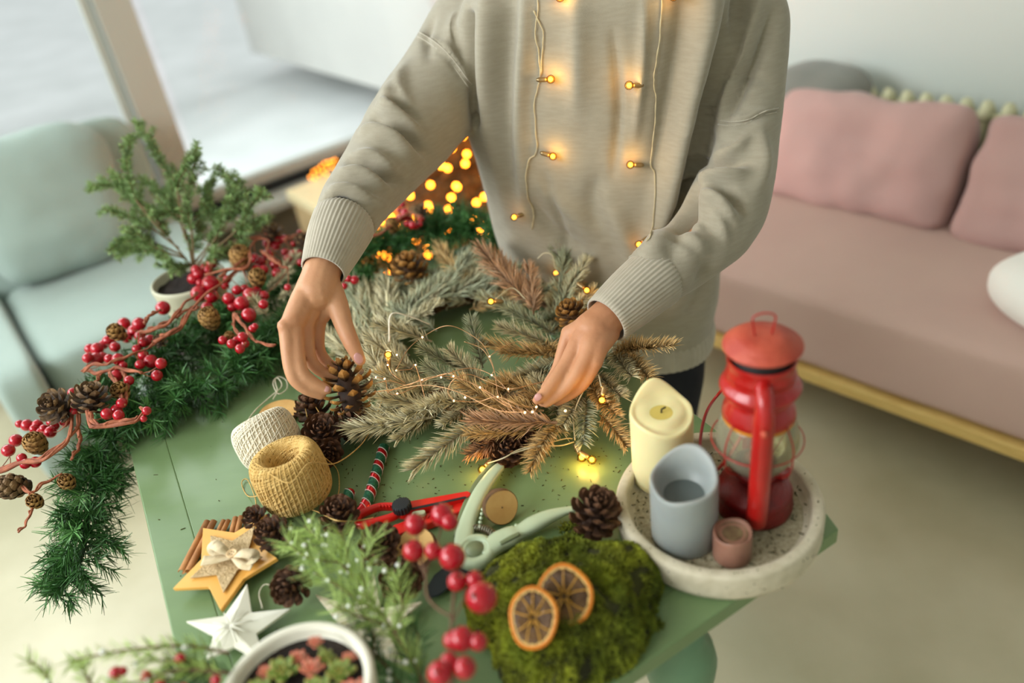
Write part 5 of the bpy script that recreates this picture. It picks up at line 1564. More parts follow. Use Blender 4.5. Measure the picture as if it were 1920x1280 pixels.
# fine stalks from each berry down to a nearby vine point
VN = [
    [(-20, 890, .79), (30, 872, .80), (75, 862, .81), (120, 835, .82), (135, 800, .825), (128, 755, .83)], [(-15, 882, .79), (50, 865, .80), (95, 848, .81), (138, 812, .82), (150, 775, .83)],
    [(0, 898, .78), (35, 908, .78), (58, 922, .78), (85, 905, .78), (115, 890, .78)], [(58, 922, .78), (60, 950, .775), (52, 975, .77), (36, 998, .765)],
    [(165, 772, .84), (172, 800, .84), (210, 798, .84), (250, 790, .84), (275, 772, .84), (262, 765, .84)], [(168, 775, .845), (180, 795, .84), (225, 790, .84), (262, 782, .84)],
    [(155, 695, .85), (175, 685, .86), (205, 680, .86), (235, 670, .86), (270, 655, .855), (300, 640, .855)], [(160, 690, .84), (180, 700, .845), (220, 690, .85), (265, 700, .85)], [(205, 700, .845), (222, 725, .84), (232, 760, .84)], [(230, 695, .845), (238, 720, .84), (236, 755, .835)],
    [(290, 640, .86), (325, 625, .865), (345, 605, .87), (360, 580, .875), (395, 545, .875), (430, 520, .87), (470, 490, .865)], [(300, 630, .865), (330, 618, .87), (352, 590, .87), (372, 575, .875)],
    [(270, 605, .88), (283, 590, .885), (300, 582, .88)], [(262, 622, .87), (300, 615, .875), (330, 590, .88), (350, 565, .88), (372, 550, .875)], [(278, 618, .87), (320, 600, .87), (360, 575, .87)],
    [(385, 515, .88), (420, 505, .885), (455, 505, .885), (470, 490, .885), (468, 465, .885), (480, 450, .885), (505, 452, .88), (500, 475, .88), (525, 492, .875)], [(410, 520, .88), (440, 500, .88), (465, 480, .88)],
    [(400, 490, .87), (430, 462, .87), (465, 450, .87), (500, 440, .865), (545, 442, .86), (590, 435, .855)], [(490, 470, .88), (515, 490, .88), (540, 505, .87)], [(535, 450, .87), (565, 440, .86), (600, 440, .855)],
    [(440, 590, .86), (438, 610, .855), (450, 630, .85), (460, 645, .85)], [(440, 590, .86), (460, 615, .855), (480, 640, .85), (515, 648, .85)],
    [(690, 450, .86), (720, 432, .865), (745, 415, .87), (765, 400, .87), (790, 405, .87)], [(128, 750, .83), (140, 770, .83), (120, 800, .82)], [(165, 730, .84), (180, 715, .84), (190, 700, .845)], [(145, 800, .82), (150, 830, .80), (135, 860, .80)]]
for rows in VN:
    q = smooth_path(rows, 7); w = np.array([P(a, b, z) for a, b, z in q]); s = np.linspace(0, 1, len(w)) * 14 + random.uniform(0, 6)
    w += np.stack([np.sin(s) * .0016, np.cos(s * 1.3) * .0016, np.sin(s * 1.7) * .0012], 1)
    th_ = random.uniform(.0024, .0036); part('vine', Geo().add(*tube(w, np.linspace(th_, th_ * .6, len(w)), 7)), M_vine, bg_)
    s2 = s + 2.2; w2 = w + np.stack([np.sin(s2) * .003, np.cos(s2) * .003, np.abs(np.sin(s2)) * .002], 1)
    part('vine', Geo().add(*tube(w2, th_ * .5, 6)), M_vine, bg_)
allv = np.array([P(a, b, z) for rows in VN for a, b, z in smooth_path(rows, 4)])
for X, Y, c in pts_b:
    i = np.argmin(np.linalg.norm(allv - c, axis=1)); e = allv[i]; m_ = (c + e) / 2 - [0, 0, .004]
    if np.linalg.norm(e - c) < .07: part('stalk', Geo().add(*tube(smooth_path([e, m_, c], 4), .0007, 5)), M_vine, bg_)
M_tight = mat('tan_closed_cone', (150, 116, 66), .75, (112, 82, 46), 60, tint=True)
SCALE_T = scale_mesh('scale', M_tight, 1.5, dark=(.6, .55, .5), tipc=(1.3, 1.25, 1.1))
SCALE_G = scale_mesh('scale', mat('olive_brown_cone', (112, 92, 66), .7, (78, 60, 44), 60, tint=True), 1.1, dark=(.45, .4, .36), tipc=(1.5, 1.35, 1.1))
for (px, py, r, z, ax, op, me_) in [(222, 625, 21, .87, (-.3, -.4, 1), 0, SCALE_T), (108, 762, 33, .845, (-.3, -.5, 1), 1, SCALE_G), (170, 748, 34, .85, (.3, .3, 1), 1, SCALE_G), (228, 735, 22, .835, (0, -.5, 1), 0, SCALE_T), (70, 834, 27, .80, (0, -.3, 1), 0, SCALE_T),
                               (30, 912, 33, .775, (-.5, -.5, .6), 0, SCALE_G), (68, 941, 19, .775, (0, -.5, 1), 0, SCALE_T), (452, 487, 28, .87, (.2, -.3, 1), 0, SCALE_T), (483, 524, 22, .865, (.3, -.3, 1), 0, SCALE_T), (512, 440, 22, .865, (.3, 0, 1), 1, SCALE_G),
                               (432, 633, 13, .845, (0, -.3, 1), 0, SCALE_T), (395, 600, 26, .855, (0, -.3, 1), 0, SCALE_T), (300, 640, 14, .85, (0, 0, 1), 1, SCALE_G), (570, 452, 18, .86, (0, 0, 1), 1, SCALE_G), (128, 905, 20, .77, (0, -.4, 1), 0, SCALE_T), (735, 425, 17, .86, (0, 0, 1), 0, SCALE_T), (790, 395, 14, .86, (0, 0, 1), 1, SCALE_G)]:
    c = P(px, py, z); R = PXM(r, (c - CAM) @ Fw); make_cone('pine_cone', c, nrm(ax), R, R * (1.35 if op else 1.7), parent=bg_, open_=bool(op), n=44 if r > 24 else 30, mesh=me_)
# small frosted white sprigs tucked into the berry garland
for t, r in [((545, 510), (500, 545)), ((555, 480), (520, 520)), ((470, 560), (500, 590)), ((440, 470), (450, 510)), ((560, 545), (520, 560))]:
    sprig(t, r, 'frost', .85, .835, .2, bg_)

# ---------------------------------------------------------------- potted spruce
M_pot = mat('grey_beige_ceramic', (186, 184, 158), .45, (174, 172, 146), 9, bump=.05)
M_soil = mat('dark_potting_soil', (44, 32, 24), .95, (24, 18, 14), 60, bump=1.0, bscale=120)
PB = P(352, 522, .838); PB[2] = .7255
ps = thing('potted_spruce', PB, 'young green spruce in a grey-beige ceramic pot in front of the armchair', 'potted plant')
RP = .071
V, F = lathe([(0, 0), (RP * .68, 0), (RP * .72, .004), (RP * .86, .060), (RP * .93, .075), (RP * .97, .085), (RP, .098), (RP * 1.02, .108), (RP * 1.01, .114), (RP * .96, .116), (RP * .92, .112), (RP * .90, .09), (0, .088)], 64, PB); part('pot', Geo().add(V, F), M_pot, ps)
V, F = lathe([(0, .103), (RP * .3, .100), (RP * .6, .103), (RP * .91, .098)], 40, PB, top=False, bot=False)
V = V + np.array([[0, 0, .005 * mnoise.noise(Vector(v * 60))] for v in V]); part('soil', Geo().add(V, F), M_soil, ps)
M_sneedle = mat('spruce_needles', (122, 150, 92), .6, tint=True); M_twig = mat('spruce_twig', (112, 92, 62), .8)
d0 = (P(352, 515, .84) - CAM) @ Fw
BR = [[(362, 505), (350, 440), (328, 372), (312, 320), (285, 268), (250, 225)], [(345, 420), (333, 355), (350, 315), (372, 274)], [(364, 500), (360, 440), (352, 385), (362, 325), (372, 287)], [(368, 500), (402, 450), (424, 400), (430, 350), (410, 308)],
      [(395, 462), (430, 410), (446, 370), (444, 328)], [(400, 470), (450, 425), (472, 385), (494, 356)], [(395, 480), (450, 445), (480, 420), (492, 406)], [(360, 500), (320, 450), (282, 400), (240, 360), (203, 316)], [(310, 440), (262, 385), (240, 330), (240, 290), (246, 252)],
      [(300, 420), (250, 372), (205, 346), (164, 356)], [(345, 480), (290, 455), (250, 445), (225, 452), (211, 466)], [(335, 465), (280, 425), (235, 402), (200, 388)], [(350, 485), (310, 472), (270, 452), (238, 428)], [(350, 450), (330, 400), (300, 360), (262, 330)],
      [(366, 490), (390, 460), (405, 420), (385, 380), (400, 330)], [(372, 500), (410, 480), (445, 470), (462, 455)], [(355, 500), (318, 490), (280, 470), (245, 470), (218, 480)], [(350, 410), (320, 400), (296, 400), (280, 398)], [(360, 430), (385, 400), (392, 368), (372, 350)], [(365, 505), (352, 495), (330, 500), (312, 492)], [(370, 505), (385, 500), (398, 488), (405, 470)], [(345, 430), (370, 405), (420, 402), (460, 400)], [(366, 500), (360, 470), (372, 440), (380, 420)]]
rs = np.random.default_rng(21); NB = []; ND = []; NL = []; NT = []


def add_twig(path, dens, nl):
    s = np.concatenate([[0], np.cumsum(np.linalg.norm(np.diff(path, axis=0), axis=1))]); n = int(s[-1] * dens); ss = rs.uniform(0, s[-1], n)
    c = np.stack([np.interp(ss, s, path[:, i]) for i in range(3)], 1); T = np.gradient(path, axis=0); T /= np.linalg.norm(T, axis=1)[:, None]
    t = np.stack([np.interp(ss, s, T[:, i]) for i in range(3)], 1); R = rs.normal(size=(n, 3)); R -= t * (R * t).sum(1)[:, None]; R /= np.linalg.norm(R, axis=1)[:, None]
    NB.append(c); ND.append(t * .55 + R); NL.append(nl * rs.uniform(.7, 1.15, n) * np.where(ss > s[-1] * .9, .8, 1)); tipk = np.clip((ss / s[-1] - .6) * 1.6, 0, 1)[:, None]
    NT.append(np.outer(rs.uniform(.65, 1.3, n), [1, 1, 1]) * (1 + tipk * np.array([.35, .25, .05])))


for bi, rows in enumerate(BR):
    q = smooth_path([(a, b) for a, b in rows], 8); dz = rs.uniform(-.07, .07); k = np.linspace(0, 1, len(q))
    w = np.array([Pd(a, b, d0 + dz * t) for (a, b), t in zip(q, k)]); part('branch', Geo().add(*tube(w, np.linspace(.0022, .0008, len(w)), 6)), M_twig, ps)
    i0 = int(len(w) * .28); add_twig(w[i0:], 3400, .0135)
    L = np.linalg.norm(w[-1] - w[0])
    for j in range(i0, len(w) - 2, 2):
        T = nrm(w[j + 1] - w[j]); r_ = rs.normal(size=3); r_ = nrm(r_ - T * (r_ @ T)); d = nrm(T * .9 + r_); l = rs.uniform(.018, .044) * (1.1 - .5 * j / len(w))
        p = smooth_path([w[j], w[j] + d * l * .5, w[j] + d * l * .95 + T * l * .15], 4); add_twig(p, 2600, .012); part('twig', Geo().add(*tube(p, .0009, 5)), M_twig, ps)
NB, ND, NL, NT = map(np.concatenate, (NB, ND, NL, NT)); G = Geo(); G.add(*needles(NB, ND, NL, .00068, tint=NT, tipw=.3))
part('foliage', G, M_sneedle, ps, smooth=False, tint=True, kind='stuff')

# ---------------------------------------------------------------- moss with dried orange slices
M_moss = mat('green_moss', (160, 164, 48), .9, (104, 116, 32), 14, tint=True, detail=6)
M_mossd = mat('dark_moss_body', (58, 60, 20), .95, (40, 40, 16), 30)
MC = P(1062, 1152, .75); e1 = nrm(P(1240, 1090, .75) - P(900, 1220, .75)); e2 = np.array([-e1[1], e1[0], 0])
NU, NV = 90, 46; V = []
for i in range(NV):
    ph = (i / (NV - 1)) * math.pi / 2
    for k in range(NU):
        a = 2 * math.pi * k / NU; c, s = math.cos(a), math.sin(a); rr = 1 + .10 * math.sin(a * 3 + 1.2) + .05 * math.sin(a * 5 + .4) - .08 * math.cos(a * 2)
        p = MC + e1 * c * .120 * rr * math.cos(ph) ** .7 + e2 * s * .090 * rr * math.cos(ph) ** .7 + Z3 * .060 * math.sin(ph) ** .9
        nz = mnoise.noise(Vector(p * 34)) * .007 + mnoise.noise(Vector(p * 90)) * .0035; V.append(p + nrm(p - MC + [0, 0, .001]) * nz * (1 if i else 0))
F = [(i * NU + k, i * NU + (k + 1) % NU, (i + 1) * NU + (k + 1) % NU, (i + 1) * NU + k) for i in range(NV - 1) for k in range(NU)]
V = np.array(V); V[:, 2] = np.maximum(V[:, 2], .7505)
moss = thing('moss_mound', MC, 'mound of deep green moss carrying two dried orange slices, in front of the tray', 'moss')
part('moss_body', Geo().add(V, F), M_mossd, moss)
MB = BVHTree.FromPolygons([tuple(v) for v in V], F)
fi = rs.integers(0, len(F), 34000); tri = V[np.array(F)[fi]]; w_ = rs.dirichlet([1, 1, 1, 1], len(fi)); base = (tri * w_[:, :, None]).sum(1)
nn = np.cross(tri[:, 1] - tri[:, 0], tri[:, 3] - tri[:, 0]); nn /= (np.linalg.norm(nn, axis=1)[:, None] + 1e-12); nn[(nn * (base - MC)).sum(1) < 0] *= -1
clump = np.array([mnoise.noise(Vector(b * 55)) for b in base]); keep = clump > -.35; base, nn, clump = base[keep], nn[keep], clump[keep]
D = nn + rs.normal(0, .75, nn.shape); T = np.outer(.55 + .9 * np.clip(clump + .4, 0, 1.1) * rs.uniform(.7, 1.3, len(base)), [1, 1, 1])
G = Geo(); G.add(*needles(base, D, .0042 + .004 * np.clip(clump, 0, 1), .0009, tint=T, tipw=.5)); part('moss_leaf', G, M_moss, moss, smooth=False, tint=True, kind='stuff')
G = Geo()
for (x, y) in [(1070, 1008), (1085, 1000), (1105, 1004), (1060, 990), (1078, 985), (1230, 1170)]:
    b = P(x, y, .752); n_ = 140; bb = b + rs.normal(0, .004, (n_, 3)) * [1, 1, .5]; bb[:, 2] = np.maximum(bb[:, 2], .7505); G.add(*needles(bb, rand_dirs(n_) + [0, 0, .5], .005, .0008, tint=np.outer(rs.uniform(.5, 1.2, n_), [1, 1, 1])))
tag(link('moss_crumbs', G.mesh('moss_crumbs', M_moss, False, True)), 'small loose tufts of moss between the big cone and the moss mound', 'moss', kind='stuff')

M_peel = mat('dried_orange_peel', (226, 140, 30), .5, (204, 112, 20), 20); M_pith = mat('pale_orange_pith', (224, 186, 116), .6)
M_flesh = mat('dried_orange_flesh', (112, 78, 34), .4, (76, 48, 22), 60, bump=.5, bscale=160)
for (px, py, rx, ry, z, tilt, lb) in [(1058, 1117, 51, 54, .820, .20, 'upper right dried orange slice lying partly under the other on the moss'), (1000, 1157, 44, 53, .823, .32, 'lower left dried orange slice lying on top of the other one on the moss')]:
    c = P(px, py, z); dd = (c - CAM) @ Fw; nvec = nrm(np.array([-.12 - tilt * .2, -.55, .85])); x = nrm(Rt - nvec * (Rt @ nvec)); y = np.cross(nvec, x); a_, b_ = PXM(rx, dd), PXM(ry, dd) * 1.02
    A = np.linspace(0, 2 * math.pi, 56, endpoint=False); wob = 1 + .025 * np.sin(A * 3 + px) + .015 * np.sin(A * 5)
    rim = c + np.outer(np.cos(A) * a_ * wob, x) + np.outer(np.sin(A) * b_ * wob, y) + np.outer(.0012 * np.sin(A * 2 + py), nvec)
    o = thing('orange_slice', c, lb, 'orange slice', 'dried orange slices')
    part('peel', Geo().add(*tube(rim, .0021, 10, closed=True)), M_peel, o)
    inner = c + (rim - c) * .90; part('pith', Geo().add(*tube(inner, .0016, 8, closed=True)), M_pith, o)
    g = Geo(); Vv = [c - nvec * .0008]; rings_ = [.2, .5, .75, .9]
    for r in rings_:
        for i_, a in enumerate(A): Vv.append(c + (rim[i_] - c) * r + nvec * (.0012 * math.sin(i_ * 1.9 + r * 9) - .0006))
    Ff = [(0, 1 + k, 1 + (k + 1) % 56) for k in range(56)] + [(1 + r * 56 + k, 1 + r * 56 + (k + 1) % 56, 1 + (r + 1) * 56 + (k + 1) % 56, 1 + (r + 1) * 56 + k) for r in range(3) for k in range(56)]
    g.add(Vv, Ff); fl_ = part('flesh', g, M_flesh, o); s_ = fl_.modifiers.new('t', 'SOLIDIFY'); s_.thickness = .0014
    for k in range(9):
        i_ = int(k * 56 / 9 + 2) % 56; e = inner[i_]; m_ = c + (e - c) * .5 + nvec * .0018 + (x * math.sin(k * 3) + y * math.cos(k * 2)) * .0015
        part('membrane', Geo().add(*tube(smooth_path([c + nvec * .0014 + (e - c) * .12, m_, e + nvec * .0006], 5), [.0010] * 5 + [.0007] * 6 if False else .0008, 6)), mat('amber_membrane', (204, 150, 60), .5) if 'amber_membrane' not in bpy.data.materials else bpy.data.materials['amber_membrane'], o)

# ---------------------------------------------------------------- foreground: white pot of succulents, berry twig, snowy pine sprigs
M_wpot = mat('white_ceramic', (222, 218, 200), .35)
FP = P(554, 1288, .855); dF = (FP - CAM) @ Fw; RF = PXM(149, dF); FB = np.array([FP[0], FP[1], .7505])
fp = thing('white_plant_pot', FB, 'blurred white round pot of succulents at the bottom edge of the picture', 'plant pot')
h = .855 - .7505
V, F = lathe([(0, 0), (RF * .74, 0), (RF * .8, .004), (RF * .95, h * .6), (RF * .99, h * .9), (RF, h * .97), (RF * .97, h), (RF * .90, h), (RF * .86, h * .97), (RF * .85, h * .85), (0, h * .84)], 64, FB); part('pot', Geo().add(V, F), M_wpot, fp)
V, F = lathe([(0, h * .88), (RF * .4, h * .87), (RF * .85, h * .86)], 40, FB, top=False, bot=False); part('soil', Geo().add(V, F), M_soil, fp)
M_suc = mat('green_succulent', (112, 150, 60), .45, tint=True); M_sucr = mat('rosy_succulent', (176, 130, 96), .45, tint=True)


def rosette(c, R, m, n=26, name='succulent'):
    G = Geo()
    for k in range(n):
        t = k / n; a = k * 2.4; el = math.radians(12 + 68 * t); L = R * (1.05 - .6 * t); d = np.array([math.cos(a) * math.cos(el), math.sin(a) * math.cos(el), math.sin(el)]); x, y, z = frame_of(d)
        Vb, Fb = ball((0, 0, 0), 1, 10, 8); k_ = (Vb[:, 0] + 1) / 2; wd = .14 + .15 * np.sin(np.clip(k_, 0, 1) * math.pi * .8)
        W = c + np.outer(k_ * L, x) + np.outer(Vb[:, 1] * L * wd, y) + np.outer(Vb[:, 2] * L * .13 + k_ ** 2 * L * .12, z)
        C = np.outer(1 - .2 * k_, [1, 1, 1]); red = k_ > .80; C[red] = [1.7, .75, .9]; G.add(W, Fb, C)
    return part(name, G, m, fp, tint=True)


for (x, y, r, m, zz) in [(532, 1262, .019, M_suc, .846), (490, 1300, .018, M_suc, .844), (600, 1300, .020, M_suc, .846), (640, 1262, .017, M_suc, .846), (586, 1256, .014, M_sucr, .848), (664, 1300, .016, M_sucr, .846), (592, 1206, .009, M_sucr, .862), (545, 1320, .018, M_suc, .846), (560, 1236, .011, M_sucr, .846), (612, 1236, .011, M_suc, .846), (500, 1262, .010, M_sucr, .845), (655, 1236, .009, M_sucr, .845)]:
    rosette(P(x, y, zz), r, m, 22)
part('stem', Geo().add(*tube([P(625, 1240, .845), P(612, 1222, .855), P(594, 1208, .862)], .0022, 8)), mat('olive_stem', (120, 130, 60), .6), fp)

bt_ = thing('red_berry_twig', P(850, 1150, .89), 'blurred twig of large red berries standing up in the foreground', 'berry twig')
FBER = [(829, 965, 23), (843, 978, 17), (778, 983, 21), (775, 1032, 21), (812, 1032, 17), (848, 1044, 26), (857, 1090, 19), (890, 1086, 17), (903, 1120, 31), (866, 1198, 25), (897, 1203, 18), (872, 1252, 22), (825, 1262, 25), (842, 1240, 18), (848, 1200, 18)]
tips = []
for x, y, r in FBER:
    z = .895 + (1100 - y) * .00004; c = P(x, y, z); R = PXM(r * .97, (c - CAM) @ Fw); b = link('berry', BER, bt_, tuple(c - wloc(bt_)), (random.uniform(-.6, .6), random.uniform(-.6, .6), 0), R); link('calyx', BNIB, b); tips.append(c)
M_twd = mat('dark_berry_twig', (104, 76, 56), .8)
tw = lambda rows, r: part('stem', Geo().add(*tube(smooth_path([P(a, b, z) for a, b, z in rows], 6), r, 8)), M_twd, bt_)
tw([(842, 1330, .86), (848, 1270, .87), (845, 1200, .88), (848, 1150, .885), (852, 1100, .89), (850, 1060, .89)], .0016)
tw([(845, 1155, .885), (820, 1140, .885), (800, 1115, .885), (798, 1080, .89), (785, 1050, .89), (776, 1030, .893)], .0013)
tw([(798, 1085, .89), (805, 1050, .89), (812, 1032, .893)], .001); tw([(800, 1075, .89), (785, 1020, .892), (778, 985, .894)], .001); tw([(806, 1050, .89), (825, 1000, .892), (829, 968, .895)], .001)
tw([(850, 1165, .885), (866, 1130, .888), (880, 1100, .89), (903, 1120, .892)], .001); tw([(846, 1225, .88), (860, 1210, .885), (897, 1203, .89)], .001); tw([(848, 1280, .87), (865, 1262, .88), (872, 1250, .885)], .001); tw([(846, 1290, .87), (830, 1270, .88)], .001)

M_fresh = mat('fresh_green_needles', (164, 188, 104), .6, tint=True); M_snowb = mat('artificial_snow', (236, 238, 230), .8)


def fir(name, rows_list, nl, wd, dens, label, cat, m, snow, seed, brown=M_twd):
    rs = np.random.default_rng(seed); w0_ = P(*rows_list[0][0]); o = thing(name, w0_, label, cat); B_, D_, T_ = [], [], []; sn = Geo()
    for rows in rows_list:
        w = np.array([P(*r) for r in smooth_path(rows, 8)]); part('stem', Geo().add(*tube(w, np.linspace(.0018, .0008, len(w)), 6)), brown, o)
        s = np.concatenate([[0], np.cumsum(np.linalg.norm(np.diff(w, axis=0), axis=1))]); n = int(s[-1] * dens); ss = rs.uniform(s[-1] * .05, s[-1], n)
        c = np.stack([np.interp(ss, s, w[:, i]) for i in range(3)], 1); T = np.gradient(w, axis=0); T /= np.linalg.norm(T, axis=1)[:, None]; t = np.stack([np.interp(ss, s, T[:, i]) for i in range(3)], 1)
        R = rs.normal(size=(n, 3)) * [1, 1, .7]; R -= t * (R * t).sum(1)[:, None]; R /= np.linalg.norm(R, axis=1)[:, None]; B_.append(c); D_.append(t * .7 + R * .75); T_.append(np.outer(rs.uniform(.6, 1.35, n), [1, 1, 1]))
        for i in rs.integers(0, n, int(n * snow)): sn.add(*ball(c[i] + D_[-1][i] * nl * rs.uniform(.1, .8), rs.uniform(.0014, .0032), 7, 5))
    B_, D_, T_ = map(np.concatenate, (B_, D_, T_)); G = Geo(); G.add(*needles(B_, D_, nl, wd, RNG.normal(0, .08, (len(B_), 3)), tint=T_, tipw=.3)); part('foliage', G, m, o, False, True, kind='stuff')
    if sn.n: part('snow', sn, M_snowb, o, kind='stuff')
    return o


fir('snowy_pine_sprig', [[(800, 1290, .80), (765, 1225, .82), (715, 1150, .84), (665, 1085, .855), (610, 1025, .865), (570, 985, .87)], [(715, 1150, .84), (665, 1120, .85), (620, 1090, .86), (585, 1072, .865)], [(690, 1115, .845), (680, 1070, .855), (690, 1030, .86), (700, 1010, .86)],
                         [(640, 1055, .86), (600, 1050, .865), (560, 1035, .87), (535, 1010, .87)], [(740, 1190, .83), (755, 1150, .84), (750, 1110, .845), (745, 1080, .85)], [(730, 1175, .83), (690, 1160, .84), (655, 1150, .85), (630, 1135, .855)], [(650, 1070, .855), (650, 1030, .865), (640, 1000, .87)]],
    .026, .0006, 1700, 'blurred bright green pine sprig dusted with snow in front of the cones', 'pine sprig', M_fresh, .06, 31)
fir('snowy_pine_sprig', [[(760, 1300, .80), (730, 1255, .815), (690, 1215, .82), (650, 1170, .825)], [(790, 1290, .80), (775, 1240, .81), (785, 1200, .815), (775, 1170, .82)], [(700, 1225, .82), (700, 1190, .825), (685, 1160, .83)]],
    .026, .0006, 1500, 'dark green pine sprig right of the white pot, over the birch-patterned star', 'pine sprig', M_pine, .02, 33)
fl2 = fir('light_fir_sprig', [[(430, 1225, .86), (370, 1212, .87), (300, 1212, .88), (210, 1222, .885), (130, 1240, .88)], [(430, 1262, .86), (340, 1255, .87), (270, 1275, .875), (200, 1290, .875)], [(400, 1250, .86), (330, 1238, .87), (260, 1240, .875)], [(100, 1300, .86), (85, 1262, .87), (50, 1235, .875)], [(180, 1300, .86), (160, 1262, .87), (150, 1235, .875)]],
    .016, .0007, 1100, 'blurred pale green fir sprig with red berries at the bottom left edge', 'fir sprig', M_fresh, .02, 35)
for x, y, r in [(338, 1234, 10), (218, 1262, 13), (230, 1258, 9), (275, 1266, 10), (405, 1275, 10), (300, 1285, 10), (345, 1290, 9)]:
    c = P(x, y, .875); link('berry', BER, fl2, tuple(c - wloc(fl2)), None, PXM(r, (c - CAM) @ Fw))
fir('dark_fir_sprig', [[(440, 1262, .84), (390, 1256, .85), (330, 1268, .855), (280, 1290, .855)], [(420, 1290, .84), (370, 1285, .85), (310, 1300, .85)], [(380, 1262, .85), (350, 1245, .855), (325, 1240, .857)]], .02, .0008, 2600, 'blurred dark green fir sprig left of the white pot', 'fir sprig', M_pine, 0, 37)

# ---------------------------------------------------------------- lit tree in the background
M_glow2 = mat('amber_tree_lamp', (255, 150, 30), .4, emit=24, emit_rgb=(255, 146, 34))
XC = Pd(872, 330, 2.9); XB = np.array([XC[0], XC[1], 0.0])
xt = thing('lit_christmas_tree', XB, 'bushy christmas tree glowing with many amber string lights behind the person', 'christmas tree')
XH = XC[2] + .50; rs = np.random.default_rng(5)
part('trunk', Geo().add(*tube([XB + [0, 0, .0], XB + [0, 0, XH]], [.025, .006], 10)), M_bark, xt)
Bx, Dx = [], []; sg = Geo()
for k in range(210):
    t = rs.uniform(.08, .98); a = rs.uniform(0, 6.28); z = XH * t; R = .36 * (1 - t) ** .8 + .03; d = nrm([math.cos(a), math.sin(a), rs.uniform(-.25, .15)]); e = XB + [0, 0, z] + d * R
    sg.add(*tube([XB + [0, 0, z], e], [.004, .0015], 5)); n = int(160 * R / .3) + 20; u = rs.uniform(.15, 1, n)[:, None]; Bx.append(XB + [0, 0, z] + d * R * u); Dx.append(rs.normal(size=(n, 3)) + d * .8)
Bx, Dx = np.concatenate(Bx), np.concatenate(Dx); G = Geo(); G.add(*needles(Bx, Dx, .035, .0012, tint=np.outer(rs.uniform(.6, 1.4, len(Bx)), [1.3, 1, .8])))
part('foliage', G, mat('olive_brown_foliage', (96, 84, 46), .7, tint=True), xt, False, True, kind='stuff'); part('branch', sg, M_bark, xt)
mb2 = Geo().add(*ball((0, 0, 0), 0.0092, 8, 6)).mesh('bulb', M_glow2); lp = []
caz = math.atan2(-XB[1], -XB[0])
for k in range(300):
    t = (k + .5) / 300; a = caz + 1.75 * math.sin(k * .55) + rs.normal(0, .12); z = XH * (.16 + .80 * t); R = (.37 * (1 - z / XH) ** .8 + .04) * rs.uniform(1.0, 1.1); p = XB + [math.cos(a) * R, math.sin(a) * R, z + rs.normal(0, .014)]; lp.append(p); link('bulb', mb2, xt, tuple(p - XB))
part('wire', Geo().add(*tube(np.array(lp), .0011, 4)), M_gwire, xt)

# ---------------------------------------------------------------- string lights
M_amber = mat('lit_filament', (255, 180, 80), .3, emit=9, emit_rgb=(255, 168, 60))
M_bglass = thin_glass('bulb_glass', (255, 236, 190), .12, .02)
M_sock = mat('brass_socket', (150, 128, 92), .35, metal=.8)
M_clear = mat('clear_plastic_wire', (196, 184, 150), .3)
GB = Geo().add(*ball((0, 0, .0062), .0066, 16, 10)); V, F = lathe([(.0032, -.003), (.0034, .001)], 14); GB.add(V, F)
ME_GL = GB.mesh('bulb', M_bglass); ME_FI = Geo().add(*ball((0, 0, .006), .0038, 10, 8)).mesh('filament', M_amber)
V, F = lathe([(.0020, -.016), (.0034, -.013), (.0034, -.0125), (.0040, -.0115), (.0036, -.0105), (.0040, -.009), (.0036, -.0078), (.0040, -.0064), (.0036, -.005), (.0040, -.0036), (.0036, -.002), (.0034, 0)], 16); ME_SO = Geo().add(V, F).mesh('socket', M_sock)


def lamp(par, c, d, power=.05, s=1.0):
    q = Vector((0, 0, 1)).rotation_difference(Vector(nrm(d))); o = link('bulb', ME_GL, par, tuple(c - wloc(par)), q, s); link('filament', ME_FI, o); link('socket', ME_SO, o)
    if power:
        L = bpy.data.lights.new('bulb_light', 'POINT'); L.energy = power * .30; L.color = (1, .56, .12); L.shadow_soft_size = .008
        lo = bpy.data.objects.new('bulb_light', L); COL.objects.link(lo); lo.location = tuple(c + nrm(d) * .006 * s + nrm(CAM - c) * .010)


sl = thing('bulb_string_light', on_sweater(1100, 20), 'clear wire string light with little round bulbs hung round the neck over the sweater', 'string lights')


def screen_dir(c, dx, dy, tow=.0): return nrm(Rt * dx - Up * dy - Fw * tow)


for (x, y, dx, dy, pw) in [(1025, 149, 1, 0, .22), (1187, 160, -1, .05, .22), (1030, 291, 1, .35, .22), (1189, 309, -1, 0, .22), (970, 405, -1, .35, .03), (1203, 454, -.8, .6, .03), (1042, 506, 0, 1, .05), (1042, -6, 1, .2, .22), (1255, -8, 1, .2, .22)]:
    s = on_sweater(x, y, .012)
    if s is None or (s - CAM) @ Fw > 1.75: s = Pd(x, y, 1.38)
    lamp(sl, s, screen_dir(s, dx, dy, .15), pw)
for rows in [[(1006, -60), (1008, 20), (1003, 60), (1010, 100), (1012, 148), (1002, 190), (1004, 240), (1006, 284), (992, 300), (986, 330), (990, 370), (1000, 395), (998, 430)], [(1242, -60), (1240, 20), (1236, 80), (1228, 130), (1226, 156), (1230, 190), (1226, 250), (1220, 306), (1228, 330), (1226, 400), (1220, 440), (1212, 452)], [(1000, 20), (1018, 60), (1016, 100), (1014, 140)]]:
    q = smooth_path(rows, 6); w = []
    for i, (a, b) in enumerate(q):
        s = on_sweater(a, b, .003)
        w.append(s if s is not None else Pd(a, b, 1.4))
    w = np.array(w); part('wire', Geo().add(*tube(w, .0008, 5)), M_clear, sl); ph = np.arange(len(w)) * 1.1
    part('wire', Geo().add(*tube(w + np.stack([np.cos(ph), np.sin(ph) * .3, np.sin(ph)], 1) * .0011, .0007, 5)), M_clear, sl)
s2_ = thing('bulb_string_light', P(1090, 850, .76), 'end of the bulb string light resting on the wreath and the table', 'string lights')
